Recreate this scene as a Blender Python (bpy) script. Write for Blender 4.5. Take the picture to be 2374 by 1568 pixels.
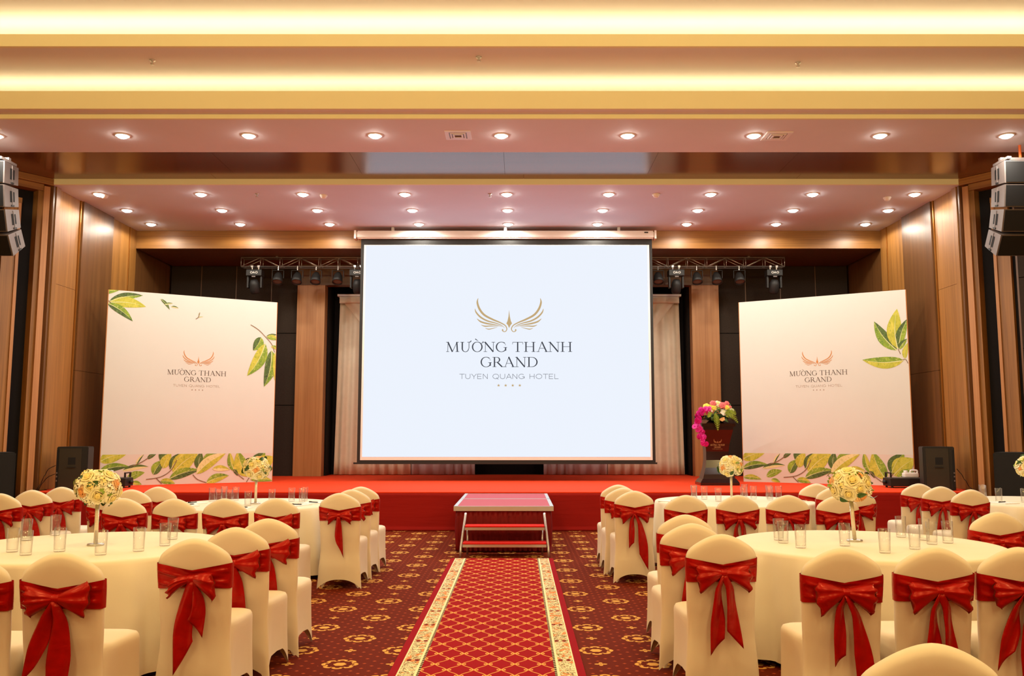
import bpy, math, random
from math import sin, cos, pi, sqrt, atan2, radians as R, floor
random.seed(7)
D = bpy.data
for o in list(D.objects): D.objects.remove(o, do_unlink=True)
scn = bpy.context.scene
COL = scn.collection

# ------------------------------------------------------------------ camera, world, lights, exposure
CX, CZ = 0.20, 1.55
cam = D.cameras.new('camera'); camo = D.objects.new('camera', cam); COL.objects.link(camo)
cam.sensor_width = 36.0; cam.lens = 36.0 * 2050 / 2374
cam.shift_x = -13.5 / 2374
camo.location = (CX, 0, CZ); camo.rotation_euler = (R(90) + math.atan(225 / 2050), 0, 0)
cam.clip_end = 100
scn.camera = camo
scn.view_settings.view_transform = 'Standard'; scn.view_settings.look = 'None'
scn.view_settings.exposure = 0.0; scn.view_settings.gamma = 1.0
scn.view_settings.use_curve_mapping = False
wd = D.worlds.new('hall_world'); scn.world = wd; wd.use_nodes = True
wd.node_tree.nodes['Background'].inputs[0].default_value = (1.0, 0.72, 0.42, 1)
wd.node_tree.nodes['Background'].inputs[1].default_value = 0.02
COVE_W = 46.0      # watts per cove strip
DOWN_W = 50.0       # watts per stage downlight
HALL_W = 132.0      # watts per hall lamp
AMBER = (1.0, 0.74, 0.30); COVEC = (1.0, 0.80, 0.42); DOWNC = (1.0, 0.95, 0.82)

# ------------------------------------------------------------------ object helpers
def link(name, me, parent=None, loc=None, rot=None):
    o = D.objects.new(name, me); COL.objects.link(o)
    if parent is not None: o.parent = parent
    if loc is not None: o.location = loc
    if rot is not None: o.rotation_euler = rot
    return o
def tag(o, label=None, cat=None, group=None, kind=None):
    if label: o['label'] = label
    if cat: o['category'] = cat
    if group: o['group'] = group
    if kind: o['kind'] = kind
    return o
def thing(name, label, cat, loc=(0, 0, 0), rz=0.0, group=None):
    o = link(name, None, None, loc, (0, 0, rz)); o.empty_display_size = 0.1
    return tag(o, label, cat, group)

class MB:
    """collects geometry; .mesh() makes a datablock, .build() links it as ONE object"""
    def __init__(s): s.v = []; s.f = []; s.m = []; s.cm = 0
    def add(s, vs, fs):
        n = len(s.v); s.v += [tuple(v) for v in vs]
        for f in fs: s.f.append(tuple(i + n for i in f)); s.m.append(s.cm)
        return s
    def box(s, a, b):
        x0, y0, z0 = a; x1, y1, z1 = b
        x0, x1 = min(x0, x1), max(x0, x1); y0, y1 = min(y0, y1), max(y0, y1); z0, z1 = min(z0, z1), max(z0, z1)
        return s.add([(x0,y0,z0),(x1,y0,z0),(x1,y1,z0),(x0,y1,z0),(x0,y0,z1),(x1,y0,z1),(x1,y1,z1),(x0,y1,z1)],
                     [(0,3,2,1),(4,5,6,7),(0,1,5,4),(1,2,6,5),(2,3,7,6),(3,0,4,7)])
    def cyl(s, a, b, r, n=10, r2=None):
        r2 = r if r2 is None else r2
        ax = [b[i] - a[i] for i in range(3)]; L = sqrt(sum(c * c for c in ax)) or 1e-9
        w = [c / L for c in ax]; t = (0, 0, 1) if abs(w[2]) < .9 else (1, 0, 0)
        u = (w[1]*t[2]-w[2]*t[1], w[2]*t[0]-w[0]*t[2], w[0]*t[1]-w[1]*t[0]); l = sqrt(sum(c*c for c in u)); u = [c/l for c in u]
        v = (w[1]*u[2]-w[2]*u[1], w[2]*u[0]-w[0]*u[2], w[0]*u[1]-w[1]*u[0])
        vs = []
        for p, rr in ((a, r), (b, r2)):
            for k in range(n):
                c, q = cos(2*pi*k/n)*rr, sin(2*pi*k/n)*rr
                vs.append(tuple(p[i] + u[i]*c + v[i]*q for i in range(3)))
        fs = [(k, (k+1) % n, n+(k+1) % n, n+k) for k in range(n)] + [tuple(range(n-1, -1, -1)), tuple(range(n, 2*n))]
        return s.add(vs, fs)
    def lathe(s, prof, n=20, cx=0, cy=0, ax='z'):
        vs = []; fs = []; m = len(prof)
        for r, z in prof:
            for k in range(n):
                a = 2*pi*k/n; vs.append((cx + r*cos(a), cy + r*sin(a), z))
        for i in range(m-1):
            for k in range(n):
                k2 = (k+1) % n; fs.append((i*n+k, i*n+k2, (i+1)*n+k2, (i+1)*n+k))
        return s.add(vs, fs)
    def tube(s, pts, r, n=8):
        rs = r if isinstance(r, (list, tuple)) else [r]*len(pts); P = len(pts); vs = []; fs = []
        for i, p in enumerate(pts):
            a = pts[max(0, i-1)]; b = pts[min(P-1, i+1)]
            d = [b[k]-a[k] for k in range(3)]; L = sqrt(sum(c*c for c in d)) or 1e-9; w = [c/L for c in d]
            t = (0, 0, 1) if abs(w[2]) < .95 else (1, 0, 0)
            u = (w[1]*t[2]-w[2]*t[1], w[2]*t[0]-w[0]*t[2], w[0]*t[1]-w[1]*t[0]); l = sqrt(sum(c*c for c in u)); u = [c/l for c in u]
            v = (w[1]*u[2]-w[2]*u[1], w[2]*u[0]-w[0]*u[2], w[0]*u[1]-w[1]*u[0])
            for k in range(n):
                c, q = cos(2*pi*k/n)*rs[i], sin(2*pi*k/n)*rs[i]
                vs.append(tuple(p[j]+u[j]*c+v[j]*q for j in range(3)))
        for i in range(P-1):
            for k in range(n): k2 = (k+1) % n; fs.append((i*n+k, i*n+k2, (i+1)*n+k2, (i+1)*n+k))
        fs += [tuple(range(n-1, -1, -1)), tuple(range((P-1)*n, P*n))]
        return s.add(vs, fs)
    def grid(s, fn, nu, nv, close_u=False):
        vs = [fn(i/(nu if close_u else nu-1), j/(nv-1)) for j in range(nv) for i in range(nu)]
        fs = []
        for j in range(nv-1):
            for i in range(nu if close_u else nu-1):
                i2 = (i+1) % nu; fs.append((j*nu+i, j*nu+i2, (j+1)*nu+i2, (j+1)*nu+i))
        return s.add(vs, fs)
    def sheet(s, fn, nu, nv, t, nrm):
        """two-sided thin sheet: fn surface and its copy offset by t*nrm, with rim"""
        A = [fn(i/(nu-1), j/(nv-1)) for j in range(nv) for i in range(nu)]
        B = [tuple(p[k]+nrm[k]*t for k in range(3)) for p in A]; N = len(A); fs = []
        for j in range(nv-1):
            for i in range(nu-1):
                a, b, c, d = j*nu+i, j*nu+i+1, (j+1)*nu+i+1, (j+1)*nu+i
                fs += [(a, b, c, d), (N+d, N+c, N+b, N+a)]
        rim = [i for i in range(nu)] + [j*nu+nu-1 for j in range(1, nv)] + [(nv-1)*nu+i for i in range(nu-2, -1, -1)] + [j*nu for j in range(nv-2, 0, -1)]
        for k in range(len(rim)):
            a, b = rim[k], rim[(k+1) % len(rim)]; fs.append((b, a, N+a, N+b))
        return s.add(A+B, fs)
    def prism(s, poly, y0, y1):
        """polygon in (x,z) extruded along y"""
        n = len(poly); vs = [(x, y0, z) for x, z in poly] + [(x, y1, z) for x, z in poly]
        return s.add(vs, [tuple(range(n)), tuple(range(2*n-1, n-1, -1))] + [(k, k+n, (k+1) % n+n, (k+1) % n) for k in range(n)])
    def mesh(s, name, mats, smooth=False, bevel=0):
        me = D.meshes.new(name); me.from_pydata(s.v, [], s.f)
        for m in (mats if isinstance(mats, (list, tuple)) else [mats]): me.materials.append(m)
        if any(s.m): me.polygons.foreach_set('material_index', s.m)
        if smooth: me.polygons.foreach_set('use_smooth', [True]*len(s.f))
        me.update(); return me
    def build(s, name, mats, parent=None, smooth=False, loc=None, rot=None, fix=True):
        me = s.mesh(name, mats, smooth)
        if fix: fixn(me)
        return link(name, me, parent, loc, rot)
import bmesh
def fixn(me):
    bm = bmesh.new(); bm.from_mesh(me); bmesh.ops.recalc_face_normals(bm, faces=bm.faces); bm.to_mesh(me); bm.free()
def boxo(name, a, b, m, parent=None, loc=None, rot=None, bev=0):
    mb = MB().box(a, b); me = mb.mesh(name, m)
    if bev:
        bm = bmesh.new(); bm.from_mesh(me)
        bmesh.ops.bevel(bm, geom=list(bm.edges), offset=bev, segments=2, affect='EDGES', profile=.6)
        bm.to_mesh(me); bm.free()
    return link(name, me, parent, loc, rot)

# ------------------------------------------------------------------ materials
def srgb(r, g, b):
    f = lambda c: (c/255/12.92) if c/255 <= .04045 else ((c/255+.055)/1.055)**2.4
    return (f(r), f(g), f(b), 1)
def newmat(name):
    m = D.materials.new(name); m.use_nodes = True; nt = m.node_tree
    return m, nt, nt.nodes['Principled BSDF']
class E:
    """tiny expression builder on math nodes"""
    nt = None
    def __init__(s, v): s.v = v
    def _op(op, *a, clamp=False):
        n = E.nt.nodes.new('ShaderNodeMath'); n.operation = op; n.use_clamp = clamp
        for i, x in enumerate(a):
            x = x.v if isinstance(x, E) else x
            if isinstance(x, (int, float)): n.inputs[i].default_value = x
            else: E.nt.links.new(x, n.inputs[i])
        return E(n.outputs[0])
    def __add__(a, b): return E._op('ADD', a, b)
    def __radd__(a, b): return E._op('ADD', b, a)
    def __sub__(a, b): return E._op('SUBTRACT', a, b)
    def __rsub__(a, b): return E._op('SUBTRACT', b, a)
    def __mul__(a, b): return E._op('MULTIPLY', a, b)
    def __rmul__(a, b): return E._op('MULTIPLY', b, a)
    def __truediv__(a, b): return E._op('DIVIDE', a, b)
    def __lt__(a, b): return E._op('LESS_THAN', a, b)
    def __gt__(a, b): return E._op('GREATER_THAN', a, b)
def Fr(a): return E._op('FRACT', a)
def Ab(a): return E._op('ABSOLUTE', a)
def Sq(a): return E._op('SQRT', a)
def Co(a): return E._op('COSINE', a)
def Si(a): return E._op('SINE', a)
def Mx(a, b): return E._op('MAXIMUM', a, b)
def Mn(a, b): return E._op('MINIMUM', a, b)
def At(a, b): return E._op('ARCTAN2', a, b)
def Rd(a): return E._op('ROUND', a)
def coords(nt, kind='Object'):
    E.nt = nt; tc = nt.nodes.new('ShaderNodeTexCoord'); sp = nt.nodes.new('ShaderNodeSeparateXYZ')
    nt.links.new(tc.outputs[kind], sp.inputs[0]); return tc.outputs[kind], E(sp.outputs[0]), E(sp.outputs[1]), E(sp.outputs[2])
def mixc(nt, fac, a, b):
    n = nt.nodes.new('ShaderNodeMix'); n.data_type = 'RGBA'
    for sock, x in ((n.inputs[0], fac), (n.inputs[6], a), (n.inputs[7], b)):
        x = x.v if isinstance(x, E) else x
        if isinstance(x, (int, float)): sock.default_value = x
        elif isinstance(x, tuple): sock.default_value = x
        else: nt.links.new(x, sock)
    return n.outputs[2]
def noise(nt, vec, scale, detail=3, rough=.5, dist=0.0, vscale=None):
    n = nt.nodes.new('ShaderNodeTexNoise'); n.inputs['Scale'].default_value = scale
    n.inputs['Detail'].default_value = detail; n.inputs['Roughness'].default_value = rough; n.inputs['Distortion'].default_value = dist
    if vec is not None:
        if vscale:
            mp = nt.nodes.new('ShaderNodeMapping'); mp.inputs['Scale'].default_value = vscale
            nt.links.new(vec, mp.inputs[0]); vec = mp.outputs[0]
        nt.links.new(vec, n.inputs['Vector'])
    return n.outputs[0]
def bump(nt, b, h, strength=.2, dist=.01):
    n = nt.nodes.new('ShaderNodeBump'); n.inputs['Strength'].default_value = strength; n.inputs['Distance'].default_value = dist
    nt.links.new(h.v if isinstance(h, E) else h, n.inputs['Height']); nt.links.new(n.outputs[0], b.inputs['Normal'])
def plain(name, col, rough=.6, metal=0.0, var=.06, nscale=12.0, spec=.5, bmp=0.0, bscale=60.0):
    m, nt, b = newmat(name); vec, x, y, z = coords(nt)
    d = tuple(c*(1-var*2) for c in col[:3])+(1,); l = tuple(min(1, c*(1+var)) for c in col[:3])+(1,)
    nt.links.new(mixc(nt, noise(nt, vec, nscale), d, l), b.inputs['Base Color'])
    b.inputs['Roughness'].default_value = rough; b.inputs['Metallic'].default_value = metal
    b.inputs['Specular IOR Level'].default_value = spec
    if bmp: bump(nt, b, noise(nt, vec, bscale, 4), bmp, .004)
    return m
def emit(name, col, s):
    m, nt, b = newmat(name); nt.nodes.remove(b); e = nt.nodes.new('ShaderNodeEmission')
    e.inputs[0].default_value = col; e.inputs[1].default_value = s
    nt.links.new(e.outputs[0], nt.nodes['Material Output'].inputs[0]); return m
def wood(name, c1, c2, axis=2, rough=.32, spec=.5):
    m, nt, b = newmat(name); vec, x, y, z = coords(nt)
    sc = [38, 38, 38]; sc[axis] = .7
    n1 = noise(nt, vec, 1.0, 4, .6, .3, tuple(sc)); sc2 = [9, 9, 9]; sc2[axis] = .25
    n2 = noise(nt, vec, 1.0, 2, .5, .2, tuple(sc2))
    f = E(n1)*.6+E(n2)*.5
    mr = E._op('MULTIPLY', (f-.36), 3.0, clamp=True)
    nt.links.new(mixc(nt, mr, c1, c2), b.inputs['Base Color'])
    b.inputs['Roughness'].default_value = rough; b.inputs['Specular IOR Level'].default_value = spec
    bump(nt, b, n1, .04, .002); return m

M_CEIL = plain('ceiling_paint', srgb(226, 222, 222), .75, 0, .015, 3)
M_CEIL2 = plain('stage_ceiling_paint', srgb(214, 219, 228), .7, 0, .015, 3)
M_FASC = plain('cream_fascia_paint', srgb(236, 228, 188), .7, 0, .015, 3)
M_WOODL = wood('veneer_light', srgb(116, 74, 28), srgb(154, 104, 46), 2, .5)
M_WOODLH = wood('veneer_light_horizontal', srgb(116, 74, 28), srgb(154, 104, 46), 0, .45)
M_WOODP = wood('veneer_pink', srgb(156, 102, 56), srgb(182, 128, 76), 2, .5)
M_WOODD = wood('veneer_dark', srgb(84, 52, 24), srgb(108, 70, 34), 2, .42)
M_SOFF = wood('veneer_soffit', srgb(92, 50, 20), srgb(124, 70, 32), 0, .18, 1.0)
M_BRASS = plain('brass_trim', srgb(190, 130, 60), .3, .8, .05)
M_BLACKP = plain('acoustic_fabric', srgb(52, 42, 34), .9, 0, .15, 30, .2, .25, 120)
M_BLACK = plain('black_fabric', srgb(24, 20, 20), .9, 0, .1, 30, .2)
M_BLKPL = plain('black_plastic', srgb(30, 27, 26), .55, 0, .08, 25, .4, .05, 200)
M_BLKPT = plain('black_grille', srgb(22, 20, 20), .7, 0, .12, 150, .3, .3, 400)
M_GREYC = plain('dark_grey_cabinet', srgb(112, 100, 96), .5, 0, .06, 25, .4, .05, 200)
M_HOLE = plain('black_recess', srgb(8, 7, 7), .8)
M_STEEL = plain('brushed_steel', srgb(205, 205, 205), .3, .85, .05, 8)
M_ALU = plain('aluminium_edge', srgb(215, 218, 222), .35, .7, .04, 8)
M_WHITEM = plain('white_enamel', srgb(236, 228, 222), .4, 0, .02)
M_SATIN = None
M_COVER = plain('cream_stretch_cover', srgb(232, 219, 198), .72, 0, .02, 6, .3, .05, 14)
M_CLOTH = plain('cream_tablecloth', srgb(236, 226, 206), .75, 0, .02, 5, .3, .08, 40)
M_CURT = plain('ivory_curtain', srgb(238, 222, 198), .7, 0, .05, 8, .3)
M_SHEER = plain('silver_satin_curtain', srgb(214, 206, 206), .4, 0, .06, 8, .5)
M_LEAF = plain('leaf_green', srgb(58, 92, 34), .45, 0, .25, 30, .4)
M_LEAFL = plain('leaf_light_green', srgb(140, 165, 50), .45, 0, .2, 30, .4)
def petalmat(name, inner, outer):
    m, nt, b = newmat(name); vec, x, y, z = coords(nt)
    r = Sq(x*x+y*y); f = E._op('MULTIPLY', r, 26.0, clamp=True)
    nt.links.new(mixc(nt, f, inner, outer), b.inputs['Base Color']); b.inputs['Roughness'].default_value = .6
    b.inputs['Specular IOR Level'].default_value = .3; b.inputs['Subsurface Weight'].default_value = 0.0; return m
M_CREAM = petalmat('petal_cream', srgb(246, 222, 120), srgb(252, 246, 206))
M_WHITEP = petalmat('petal_white', srgb(246, 238, 180), srgb(252, 250, 236))
M_PEACH = petalmat('petal_peach', srgb(238, 150, 70), srgb(252, 206, 140))
M_PINK = plain('petal_pink', srgb(236, 120, 120), .6, 0, .1, 20, .3)
M_YELL = plain('petal_yellow', srgb(248, 224, 90), .6, 0, .08, 20, .3)
M_MAG = plain('petal_magenta', srgb(205, 20, 140), .5, 0, .15, 30, .4)
M_LECT = plain('dark_lacquer', srgb(40, 18, 16), .14, 0, .15, 3, .6)
M_GOLD = plain('gold_print', srgb(196, 164, 112), .5, 0, .05)
M_COPPER = plain('copper_print', srgb(196, 128, 66), .5, 0, .08)
M_INK = plain('dark_ink', srgb(78, 58, 50), .6, 0, .05)
M_INKG = plain('grey_ink', srgb(150, 122, 104), .6, 0, .05)
M_PAPER = plain('white_paper', srgb(240, 238, 236), .7, 0, .01)
M_REDC = plain('red_tread_carpet', srgb(214, 42, 40), .9, 0, .12, 60, .2, .2, 200)
M_DECK = plain('red_deck_board', srgb(182, 50, 68), .5, 0, .05, 20, .4)
M_VELV = plain('dark_red_pleated_skirt', srgb(122, 8, 14), .7, 0, .12, 20, .3)
M_PALE = plain('pale_green_filler', srgb(206, 206, 132), .7, 0, .15, 40, .3)
M_LAMP = emit('lamp_glow', (1.0, 0.93, 0.82, 1), 60.0)
M_LED = emit('led_strip_glow', (1.0, .75, .36, 1), 6.0)
M_CABLE = plain('black_cable', srgb(20, 18, 18), .5)

def satin():
    m, nt, b = newmat('red_satin'); vec, x, y, z = coords(nt)
    n = noise(nt, vec, 16, 3)
    nt.links.new(mixc(nt, n, srgb(132, 4, 6), srgb(182, 9, 11)), b.inputs['Base Color'])
    b.inputs['Roughness'].default_value = .25; b.inputs['Specular IOR Level'].default_value = .8
    b.inputs['Specular Tint'].default_value = (1, .3, .2, 1)
    b.inputs['Sheen Weight'].default_value = .1; b.inputs['Sheen Tint'].default_value = (1, .25, .15, 1)
    bump(nt, b, noise(nt, vec, 9, 2, .5, .4, (1, 1, 2.5)), .25, .02); return m
M_SATIN = satin()
def glass():
    m, nt, b = newmat('clear_glass'); nt.nodes.remove(b)
    t = nt.nodes.new('ShaderNodeBsdfTransparent'); t.inputs[0].default_value = (.985, .99, .985, 1); E.nt = nt
    g = nt.nodes.new('ShaderNodeBsdfGlossy'); g.inputs['Roughness'].default_value = .03
    lw = nt.nodes.new('ShaderNodeLayerWeight'); lw.inputs[0].default_value = .4
    mx = nt.nodes.new('ShaderNodeMixShader')
    nt.links.new(mixc(nt, E._op('POWER', E(lw.outputs['Facing']), 2.5), (.985, .99, .985, 1), (.72, .71, .68, 1)), t.inputs[0])
    f = E._op('POWER', E(lw.outputs['Facing']), 2.2)
    f = E._op('ADD', f*.6, .045, clamp=True)
    nt.links.new(f.v, mx.inputs[0]); nt.links.new(t.outputs[0], mx.inputs[1]); nt.links.new(g.outputs[0], mx.inputs[2])
    nt.links.new(mx.outputs[0], nt.nodes['Material Output'].inputs[0]); return m
M_GLASS = glass()
def crystal():
    m, nt, b = newmat('beaded_crystal'); vec, x, y, z = coords(nt)
    a = At(y, x); g = Mx(Ab(Si(z*420.0)), Ab(Si(a*9.0)))
    nt.links.new(mixc(nt, (g > .8), srgb(196, 176, 138), srgb(250, 244, 226)), b.inputs['Base Color'])
    b.inputs['Roughness'].default_value = .18; b.inputs['Metallic'].default_value = .35
    bump(nt, b, g, .5, .003); return m
M_CRYS = crystal()
def redcarpet(name, c1, c2):
    m, nt, b = newmat(name); vec, x, y, z = coords(nt)
    n = noise(nt, vec, 1.0, 4, .6, .4, (.5, 5, 5)); n2 = noise(nt, vec, 260, 2)
    nt.links.new(mixc(nt, E._op('MULTIPLY', E(n)*.7+E(n2)*.3, 1.0, clamp=True), c1, c2), b.inputs['Base Color'])
    b.inputs['Roughness'].default_value = .85; b.inputs['Specular IOR Level'].default_value = .2
    bump(nt, b, E(n)*1.0+E(n2)*.05, .5, .02); return m
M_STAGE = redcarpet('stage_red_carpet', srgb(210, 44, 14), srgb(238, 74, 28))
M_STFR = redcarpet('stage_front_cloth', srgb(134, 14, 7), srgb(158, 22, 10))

def hallcarpet():
    m, nt, b = newmat('patterned_hall_carpet'); vec, x, y, z = coords(nt)
    masks = []; near = []
    for ox, oy in ((0.765, 6.605), (1.12, 6.985)):
        dx = (Fr((x-(ox-.355*100))/.71+.5)-.5)*.71
        dy = (Fr((y-(oy-.766*50))/.766+.5)-.5)*.766
        r = Sq(dx*dx+dy*dy); a = At(dy, dx); c8 = Co(a*8.0)
        ring = (Ab(r-(c8*.006+.107)) < .0135)*(c8 > -.82)
        ring2 = (Ab(r-.088) < .005)*(c8 < .2)
        disc = (r < (Co(a*6.0)*.003+.042))
        masks += [Mx(Mx(ring, ring2), disc)]; near.append(r)
        dy2 = (Fr((y-(oy-.766*50))/.766)-.5)*.766
        r2 = Sq(dx*dx+dy2*dy2); a2 = At(dy2, dx)
        masks.append((r2 < (Ab(Co(a2*2.0))*.036+.008))*(r2 > .008)); near.append(r2+.085)
    m1 = masks[0]
    for k in masks[1:]: m1 = Mx(m1, k)
    nr = near[0]
    for k in near[1:]: nr = Mn(nr, k)
    dots = None
    for ox, oy in ((0, 0), (.05915, .0638)):
        dx = (Fr((x+50.0-ox)/.1183)-.5)*.1183; dy = (Fr((y+50.0-oy)/.12767)-.5)*.12767
        d = (Ab(dx)*.8+Ab(dy) < .0125); dots = d if dots is None else Mx(dots, d)
    dots = dots*(nr > .145)
    n = noise(nt, vec, 180, 2); nb = noise(nt, vec, 1.2, 2)
    base = mixc(nt, E(n)*.6+E(nb)*.3, srgb(86, 22, 3), srgb(118, 38, 6))
    c = mixc(nt, dots*.75, base, srgb(190, 86, 44))
    gold = mixc(nt, n, srgb(206, 140, 58), srgb(238, 188, 104))
    nt.links.new(mixc(nt, m1, c, gold), b.inputs['Base Color'])
    b.inputs['Roughness'].default_value = .95; b.inputs['Specular IOR Level'].default_value = .1
    bump(nt, b, n, .35, .004); return m
M_CARPET = hallcarpet()

def runner():
    m, nt, b = newmat('patterned_aisle_runner'); vec, x, y, z = coords(nt)
    u = x/.18; v = (y-6.178)/.29
    A = u+v; B = u-v
    A2 = A+Si(B*(2*pi))*.03; B2 = B+Si(A*(2*pi))*.03
    la = Ab(Fr(A2+50.5)-.5); lb = Ab(Fr(B2+50.5)-.5)
    line = (Mn(la, lb) < .027)
    da = A-Rd(A); db = B-Rd(B); du = Ab((da+db)*.09); dv = (da-db)*.145
    loop = (Ab(Sq((du-.017)*(du-.017)+dv*dv*.5)-.010) < .0045)
    latt = Mx(line, loop)
    n = noise(nt, vec, 200, 2); nb = noise(nt, vec, 2.0, 2)
    red = mixc(nt, E(n)*.5+E(nb)*.4, srgb(136, 5, 14), srgb(166, 11, 22))
    c = mixc(nt, latt, red, mixc(nt, n, srgb(222, 140, 62), srgb(240, 186, 108)))
    ax = Ab(x)
    # cream floral border
    cream = mixc(nt, n, srgb(236, 220, 172), srgb(252, 240, 204))
    s1 = noise(nt, vec, 26, 3, .5, 1.2); s2 = noise(nt, vec, 17, 1, .5, .8); s3 = noise(nt, vec, 30, 1)
    inb = (Ab(ax-.525) < .052)
    s4 = noise(nt, vec, 34, 2, .5, 1.0)
    lines = Mx((Ab(E(s1)-.5) < .026), (Ab(E(s4)-.47) < .022))*inb
    bl = (E(s2) > .585)*inb
    bd = mixc(nt, lines, cream, srgb(92, 70, 28)); bd = mixc(nt, bl*.8, bd, srgb(224, 124, 58))
    bd = mixc(nt, (E(s3) > .68)*inb*.8, bd, srgb(130, 136, 60))
    my = (Fr((y-.3)/.57)-.5)*.57; mx_ = Ab(ax-.52)-.028
    blob = (Sq(mx_*mx_+my*my*.45) < .017); bd = mixc(nt, blob, bd, srgb(120, 24, 8))
    dash = (Fr(y/.046) < .72)*(ax < .457)
    bd = mixc(nt, dash, bd, srgb(52, 34, 14))
    c = mixc(nt, (ax > .441), c, bd)
    c = mixc(nt, (ax > .586), c, mixc(nt, n, srgb(134, 4, 18), srgb(158, 8, 26)))
    nt.links.new(c, b.inputs['Base Color']); b.inputs['Roughness'].default_value = .95; b.inputs['Specular IOR Level'].default_value = .1
    bump(nt, b, n, .3, .004); return m
M_RUN = runner()
def leafprint(name, c1, c2, c3):
    m, nt, b = newmat(name); vec, x, y, z = coords(nt)
    n = noise(nt, vec, 9, 4, .6, 1.0, (1, 1, .6)); n2 = noise(nt, vec, 30, 3)
    c = mixc(nt, E._op('MULTIPLY', E(n)-.3, 2.4, clamp=True), c1, c2); c = mixc(nt, (E(n2) > .6)*.6, c, c3)
    nt.links.new(c, b.inputs['Base Color']); b.inputs['Roughness'].default_value = .6; return m
M_LP = [leafprint('printed_leaf_dark', srgb(44, 62, 22), srgb(86, 116, 40), srgb(120, 140, 90)),
        leafprint('printed_leaf_green', srgb(84, 124, 24), srgb(150, 172, 44), srgb(190, 196, 110)),
        leafprint('printed_leaf_yellow', srgb(158, 164, 30), srgb(206, 196, 76), srgb(120, 140, 44)),
        leafprint('printed_leaf_pale', srgb(206, 196, 130), srgb(224, 210, 160), srgb(176, 170, 90)),
        leafprint('printed_stem', srgb(110, 90, 60), srgb(140, 110, 84), srgb(120, 60, 50)),
        leafprint('printed_leaf_vein', srgb(200, 206, 150), srgb(216, 214, 160), srgb(190, 190, 120))]
M_BAN = plain('banner_print_white', srgb(205, 204, 198), .55, 0, .015, 2)
M_BANB = plain('banner_band_pink', srgb(208, 196, 188), .55, 0, .015, 2)
# ------------------------------------------------------------------ lights that sit at the top of the hall
def arealight(name, loc, sx, sy, watts, col, rot=(0, 0, 0)):
    l = D.lights.new(name, 'AREA'); l.shape = 'RECTANGLE'; l.size = sx; l.size_y = sy; l.energy = watts; l.color = col
    return link(name, l, None, loc, rot)
def spot(name, loc, watts, col, deg=120, blend=.7, parent=None, rad=.05):
    l = D.lights.new(name, 'SPOT'); l.energy = watts; l.color = col; l.spot_size = R(deg); l.spot_blend = blend; l.shadow_soft_size = rad
    return link(name, l, parent, loc)
arealight('cove_light', (0, 11.93, 6.215), 18.6, .05, COVE_W, COVEC, (pi, 0, 0))
arealight('cove_light', (0, 11.0, 6.585), 18.6, .05, COVE_W*1.5, COVEC, (pi, 0, 0))
for yy in (6.2, 3.0, -.4, -3.8):
    for xx in (-6.9, -2.3, 2.3, 6.9):
        l = D.lights.new('hall_lamp', 'POINT'); l.energy = HALL_W; l.color = AMBER; l.shadow_soft_size = .22
        link('hall_lamp', l, None, (xx, yy, 5.6))

# ------------------------------------------------------------------ room shell
HW = 9.6
ST = .624; SF = 14.66; SX_ = 7.87
fl = boxo('floor', (-HW, -7, -.12), (HW, 21.2, 0), M_CARPET); tag(fl, 'dark red hall carpet with gold medallions and small dots', None, None, 'structure')
ce = boxo('ceiling', (-HW, -7, 6.9), (HW, 11.35, 7.0), M_CEIL)
tag(ce, 'stepped pink cream ceiling with two glowing coves and wood soffit', None, None, 'structure')
def cbox(n, a, b, m): return boxo(n, a, b, m, ce)
cbox('cove_back', (-HW, 11.35, 6.501), (HW, 11.42, 7.0), M_CEIL)
cbox('upper_fascia', (-HW, 10.78, 6.47), (HW, 10.83, 6.631), M_FASC)
cbox('upper_ceiling_band', (-HW, 10.83, 6.47), (HW, 12.30, 6.50), M_CEIL)
cbox('cove_back', (-HW, 12.30, 6.01), (HW, 12.37, 6.52), M_CEIL)
cbox('lower_fascia', (-HW, 11.73, 6.008), (HW, 11.78, 6.26), M_FASC)
cbox('cove_shelf', (-HW, 11.78, 6.008), (HW, 12.30, 6.04), M_CEIL)
cbox('shadow_step', (-HW, 11.95, 5.949), (HW, 12.0, 6.008), M_FASC)
cbox('lamp_band', (-HW, 12.0, 5.949), (HW, 13.43, 6.0), M_CEIL)
# wood soffit boards in front of the stage, one by one
xs = [-9.6, -7.0, -4.6, -2.44, -.02, 2.4, 4.6, 7.0, 9.6]
for a, b in zip(xs[:-1], xs[1:]): cbox('soffit_board', (a+.002, 13.43, 5.949), (b-.002, 14.60, 5.99), M_SOFF)
for a, b in zip([-9.6, -5, .3, 5, 9.6][:-1], [-5, .3, 5, 9.6]): cbox('soffit_board', (a+.002, 14.604, 5.949), (b-.002, 14.90, 5.99), M_SOFF)
cbox('stage_fascia', (-SX_, 14.88, 5.85), (SX_, 14.92, 5.96), M_FASC)
cbox('stage_ceiling', (-SX_-.1, 14.92, 5.85), (SX_+.1, 18.40, 5.92), M_CEIL2)
for nm, y, z in (('led_strip', 12.01, 6.20), ('led_strip', 11.08, 6.57)):
    boxo(nm, (-HW+.2, y-.02, z-.012), (HW-.2, y, z), M_LED, ce)
cbox('upper_cove_shelf', (-HW, 10.83, 6.50), (HW, 11.35, 6.503), M_CEIL)

# hall walls out of the frame
for sg, nm in ((-1, 'wall_left'), (1, 'wall_right')):
    w = boxo(nm, (sg*9.45, -7, 0), (sg*9.6, 12.9, 7), M_WOODL); tag(w, 'hall side wall in light veneer', None, None, 'structure')
w = boxo('wall_rear', (-HW, -7.15, 0), (HW, -7, 7), M_WOODL); tag(w, 'hall end wall in light veneer', None, None, 'structure')

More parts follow.
